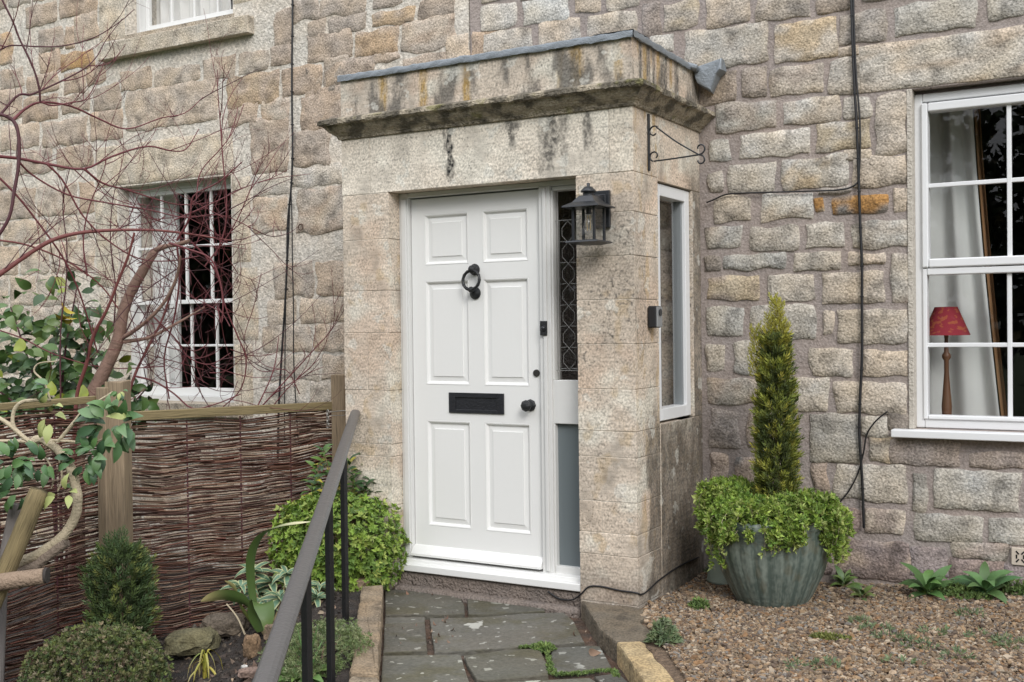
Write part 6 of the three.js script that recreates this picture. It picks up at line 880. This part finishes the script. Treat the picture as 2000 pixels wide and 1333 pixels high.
{ const tg = tuft(7, .03, .008, 1.0), tg2 = tuft(7, .022, .01, 1.1), tg2s = tuft(4, .026, .007, .9); const clump = (label, u, v, rx, rz, h, n, cols, g, group) => { const c = onGravel(u, v), t = thing('weed', label, 'weed', [c.x, gravelY(c.x, c.z), c.z], group), ms = [], cs = []; for (let i = 0; i < n; i++) { const a = rr(0, 6.28), q = Math.sqrt(rnd()); ms.push(orient(V(q * rx * Math.cos(a), h * (1 - q * q) * rnd(), q * rz * Math.sin(a)), V(Math.cos(a) * q, 1, Math.sin(a) * q).add(rdir().multiplyScalar(.4)), rr(0, 6.28), rr(.7, 1.2))); cs.push(colr(pick(cols), .2)); } instanced('foliage', g, leafWhite, ms, cs, t); return t; };
  const gg = [[.16, .22, .1], [.12, .18, .08], [.2, .25, .13]], br = [[.14, .22, .05], [.1, .17, .04], [.19, .27, .07]];
  clump('feathery grey green weed at the edge of the dark slab', 1298, 1255, .065, .05, .1, 130, gg, tg); clump('small green weed on the gravel near the porch foot', 1366, 1188, .045, .04, .05, 70, br, tg2); clump('tiny sprig of weed beside the sage pot', 1395, 1120, .05, .04, .05, 40, gg, tg2);
  clump('strip of low green weeds along the foot of the wall by the air brick', 1960, 1160, .3, .045, .06, 330, br, tg2); clump('low tangle of small weeds between the two large-leaved ones', 1870, 1165, .16, .05, .05, 170, br, tg2);
  clump('flat patch of mossy weed on the gravel in front of the fluted pot', 1625, 1250, .08, .04, .012, 90, [[.2, .22, .05], [.16, .18, .04]], tg2);
  for (const [u, v, r, n] of [[1715, 1235, .06, 40], [1740, 1250, .06, 40], [1800, 1265, .07, 45], [1830, 1240, .05, 30], [1900, 1205, .05, 36], [1920, 1250, .06, 40], [1615, 1305, .05, 40], [1990, 1265, .09, 90], [1760, 1300, .06, 30], [1560, 1310, .05, 26], [1680, 1218, .04, 26], [1870, 1290, .05, 26]]) clump('thin grey green weed seedlings scattered on the open gravel', u, v, r * 1.3, r * .9, .04, Math.round(n * .6), gg, tg2s, 'weed seedlings on the gravel');
  clump('bright moss and tiny leaves in the far path joint', 1060, 1268, .05, .03, .015, 110, br, tg2).position.copy(onY(1060, 1268, PATH)); 
  const mossy = (label, px, n, w) => { const t = thing('moss', label, 'moss', [0, PATH - .006, 0]); const a = px.map(q => onY(q[0], q[1], PATH)); t.position.x = a[0].x; t.position.z = a[0].z; const ms = [], cs = []; for (let i = 0; i < n; i++) { const k = Math.floor(rnd() * (a.length - 1)), p = a[k].clone().lerp(a[k + 1], rnd()).add(V(rr(-w, w), 0, rr(-w, w))).sub(t.position); p.y = rr(0, .006); ms.push(orient(p, V(rr(-.5, .5), 1, rr(-.5, .5)), rr(0, 6), rr(.45, .8))); cs.push(colr(pick(br), .2)); } instanced('foliage', tg2, leafWhite, ms, cs, t); };
  mossy('bright green moss line across the joints of the flagstones', [[1015, 1266], [1045, 1264], [1075, 1258]], 80, .008); mossy('strip of bright moss along the joint before the ochre edging stone', [[1072, 1298], [1080, 1318], [1120, 1318], [1165, 1312], [1200, 1312], [1205, 1325]], 230, .013); mossy('moss running down the joint between two flagstones', [[1060, 1262], [1072, 1285], [1074, 1305]], 60, .008);
}
// fallen leaves on the path
{ seed = 113; const lm = [], lc = []; for (let i = 0; i < 70; i++) { const t = rnd(); const p = onY(rnd() < .6 ? rr(760, 900) : rr(1120, 1160) + rr(0, 30), rnd() < .6 ? rr(1148, 1165) : rr(1200, 1260), PATH); lm.push(orient(p.add(V(0, .004, 0)), V(rr(-1, 1), .1, rr(-1, 1)), rr(-.4, .4), rr(.4, 1))); lc.push(colr(pick([[.16, .11, .08], [.1, .075, .06], [.2, .15, .11], [.17, .1, .07]]), .3)); } stuff(instanced('leaf_litter', leafGeo(.03, .016, { n: 3, fold: .4, curl: 1 }), std(0xffffff, .9), lm, lc), 'dead leaves swept into the corner by the door step', 'leaf litter');
  const L = (label, u, v, s) => { const p = onY(u, v, PATH), m = mesh('fallen_leaf', leafGeo(.06, .035, { n: 5, fold: .3, curl: .8 }), std(L3(.3, .2, .14), .9)); orient(p.add(V(0, .012, 0)), V(1, .05, .5), s, 1).decompose(m.position, m.quaternion, m.scale); tag(m, label, 'leaf'); }; L('single dry pinkish leaf on a flagstone near the edging', 1150, 1278, 1.6); L('rusty fallen leaf below the door threshold', 845, 1156, 1.6); }
// --- trees across the lane, mirrored in the windows
seed = 114;
{
  const lg = tuft(7, .22, .12, 1.1); const spots = [[7, 15.5, 6.5], [2.2, 14.5, 7.2], [-2.5, 15.5, 6.8], [-7, 15, 7.6], [-11.5, 15.8, 7], [-16, 15, 7.8], [-20.5, 16, 7], [-25, 15.4, 7.4], [12, 16, 7]];
  spots.forEach(([x, z, H], i) => { const t = thing('evergreen_tree', 'dense dark evergreen tree in the row across from the cottages', 'tree', [x, -.62, z], 'evergreen trees across from the cottages'); const ms = [], cs = []; for (let k = 0; k < 1500; k++) { const d = rdir(), f = Math.pow(rnd(), .35), lump = 1 + .3 * fbm(d.x * 3 + i * 7, d.y * 3 + d.z * 4, 256, 2, 5); ms.push(orient(V(d.x * 2.7 * f * lump, H * .5 + d.y * H * .5 * f * lump, d.z * 2.2 * f * lump), d.clone().add(rdir().multiplyScalar(.8)), rr(0, 6), rr(.8, 1.6))); cs.push(colr(pick([[.035, .06, .02], [.05, .08, .025], [.028, .045, .02], [.12, .1, .03]]), .3)); } instanced('crown', lg, glossWhite, ms, cs, t); mesh('trunk', tube([V(0, 0, 0), V(.1, H * .4, 0), V(0, H * .8, 0)], .16, .05, 8, 3), barkM, t); });
  for (const [x, z, H] of [[-18, 19, 13], [-24, 18.5, 12], [-13, 20, 12]]) { const t = thing('bare_tree', 'tall leafless tree rising behind the row of evergreens', 'tree', [x, -.62, z], 'leafless trees behind the evergreens'), tw = []; const gr = (p, d, len, r, lvl) => { const pts = [p]; let q = p, dd = d.clone(); for (let k = 0; k < 4; k++) { dd.add(rdir(.25).multiplyScalar(.16)).normalize(); q = q.clone().addScaledVector(dd, len / 4); pts.push(q); } tw.push(tube(pts, r, r * .6, 5, 1, { cap: false })); if (lvl > 0) for (let k = 0; k < 4; k++) gr(pts[1 + k % 4], dd.clone().add(rdir(.3).multiplyScalar(.85)).normalize(), len * rr(.5, .75), r * .55, lvl - 1); }; const top = V(.2, H * .35, 0); mesh('trunk', tube([V(0, 0, 0), V(.05, H * .2, 0), top], .22, .16, 8, 3), barkM, t); for (let k = 0; k < 5; k++) gr(top.clone().add(V(0, -k * .3, 0)), V(Math.cos(k * 1.3) * .6, 1, Math.sin(k * 1.3) * .6), H * .33, .09, 4); mesh('branches', merge(tw), barkM, t); }
}
const renderer = new THREE.WebGLRenderer({ antialias: true });
renderer.toneMapping = THREE.LinearToneMapping; renderer.toneMappingExposure = EXPOSURE; renderer.shadowMap.enabled = true;
renderer.render(scene, camera);
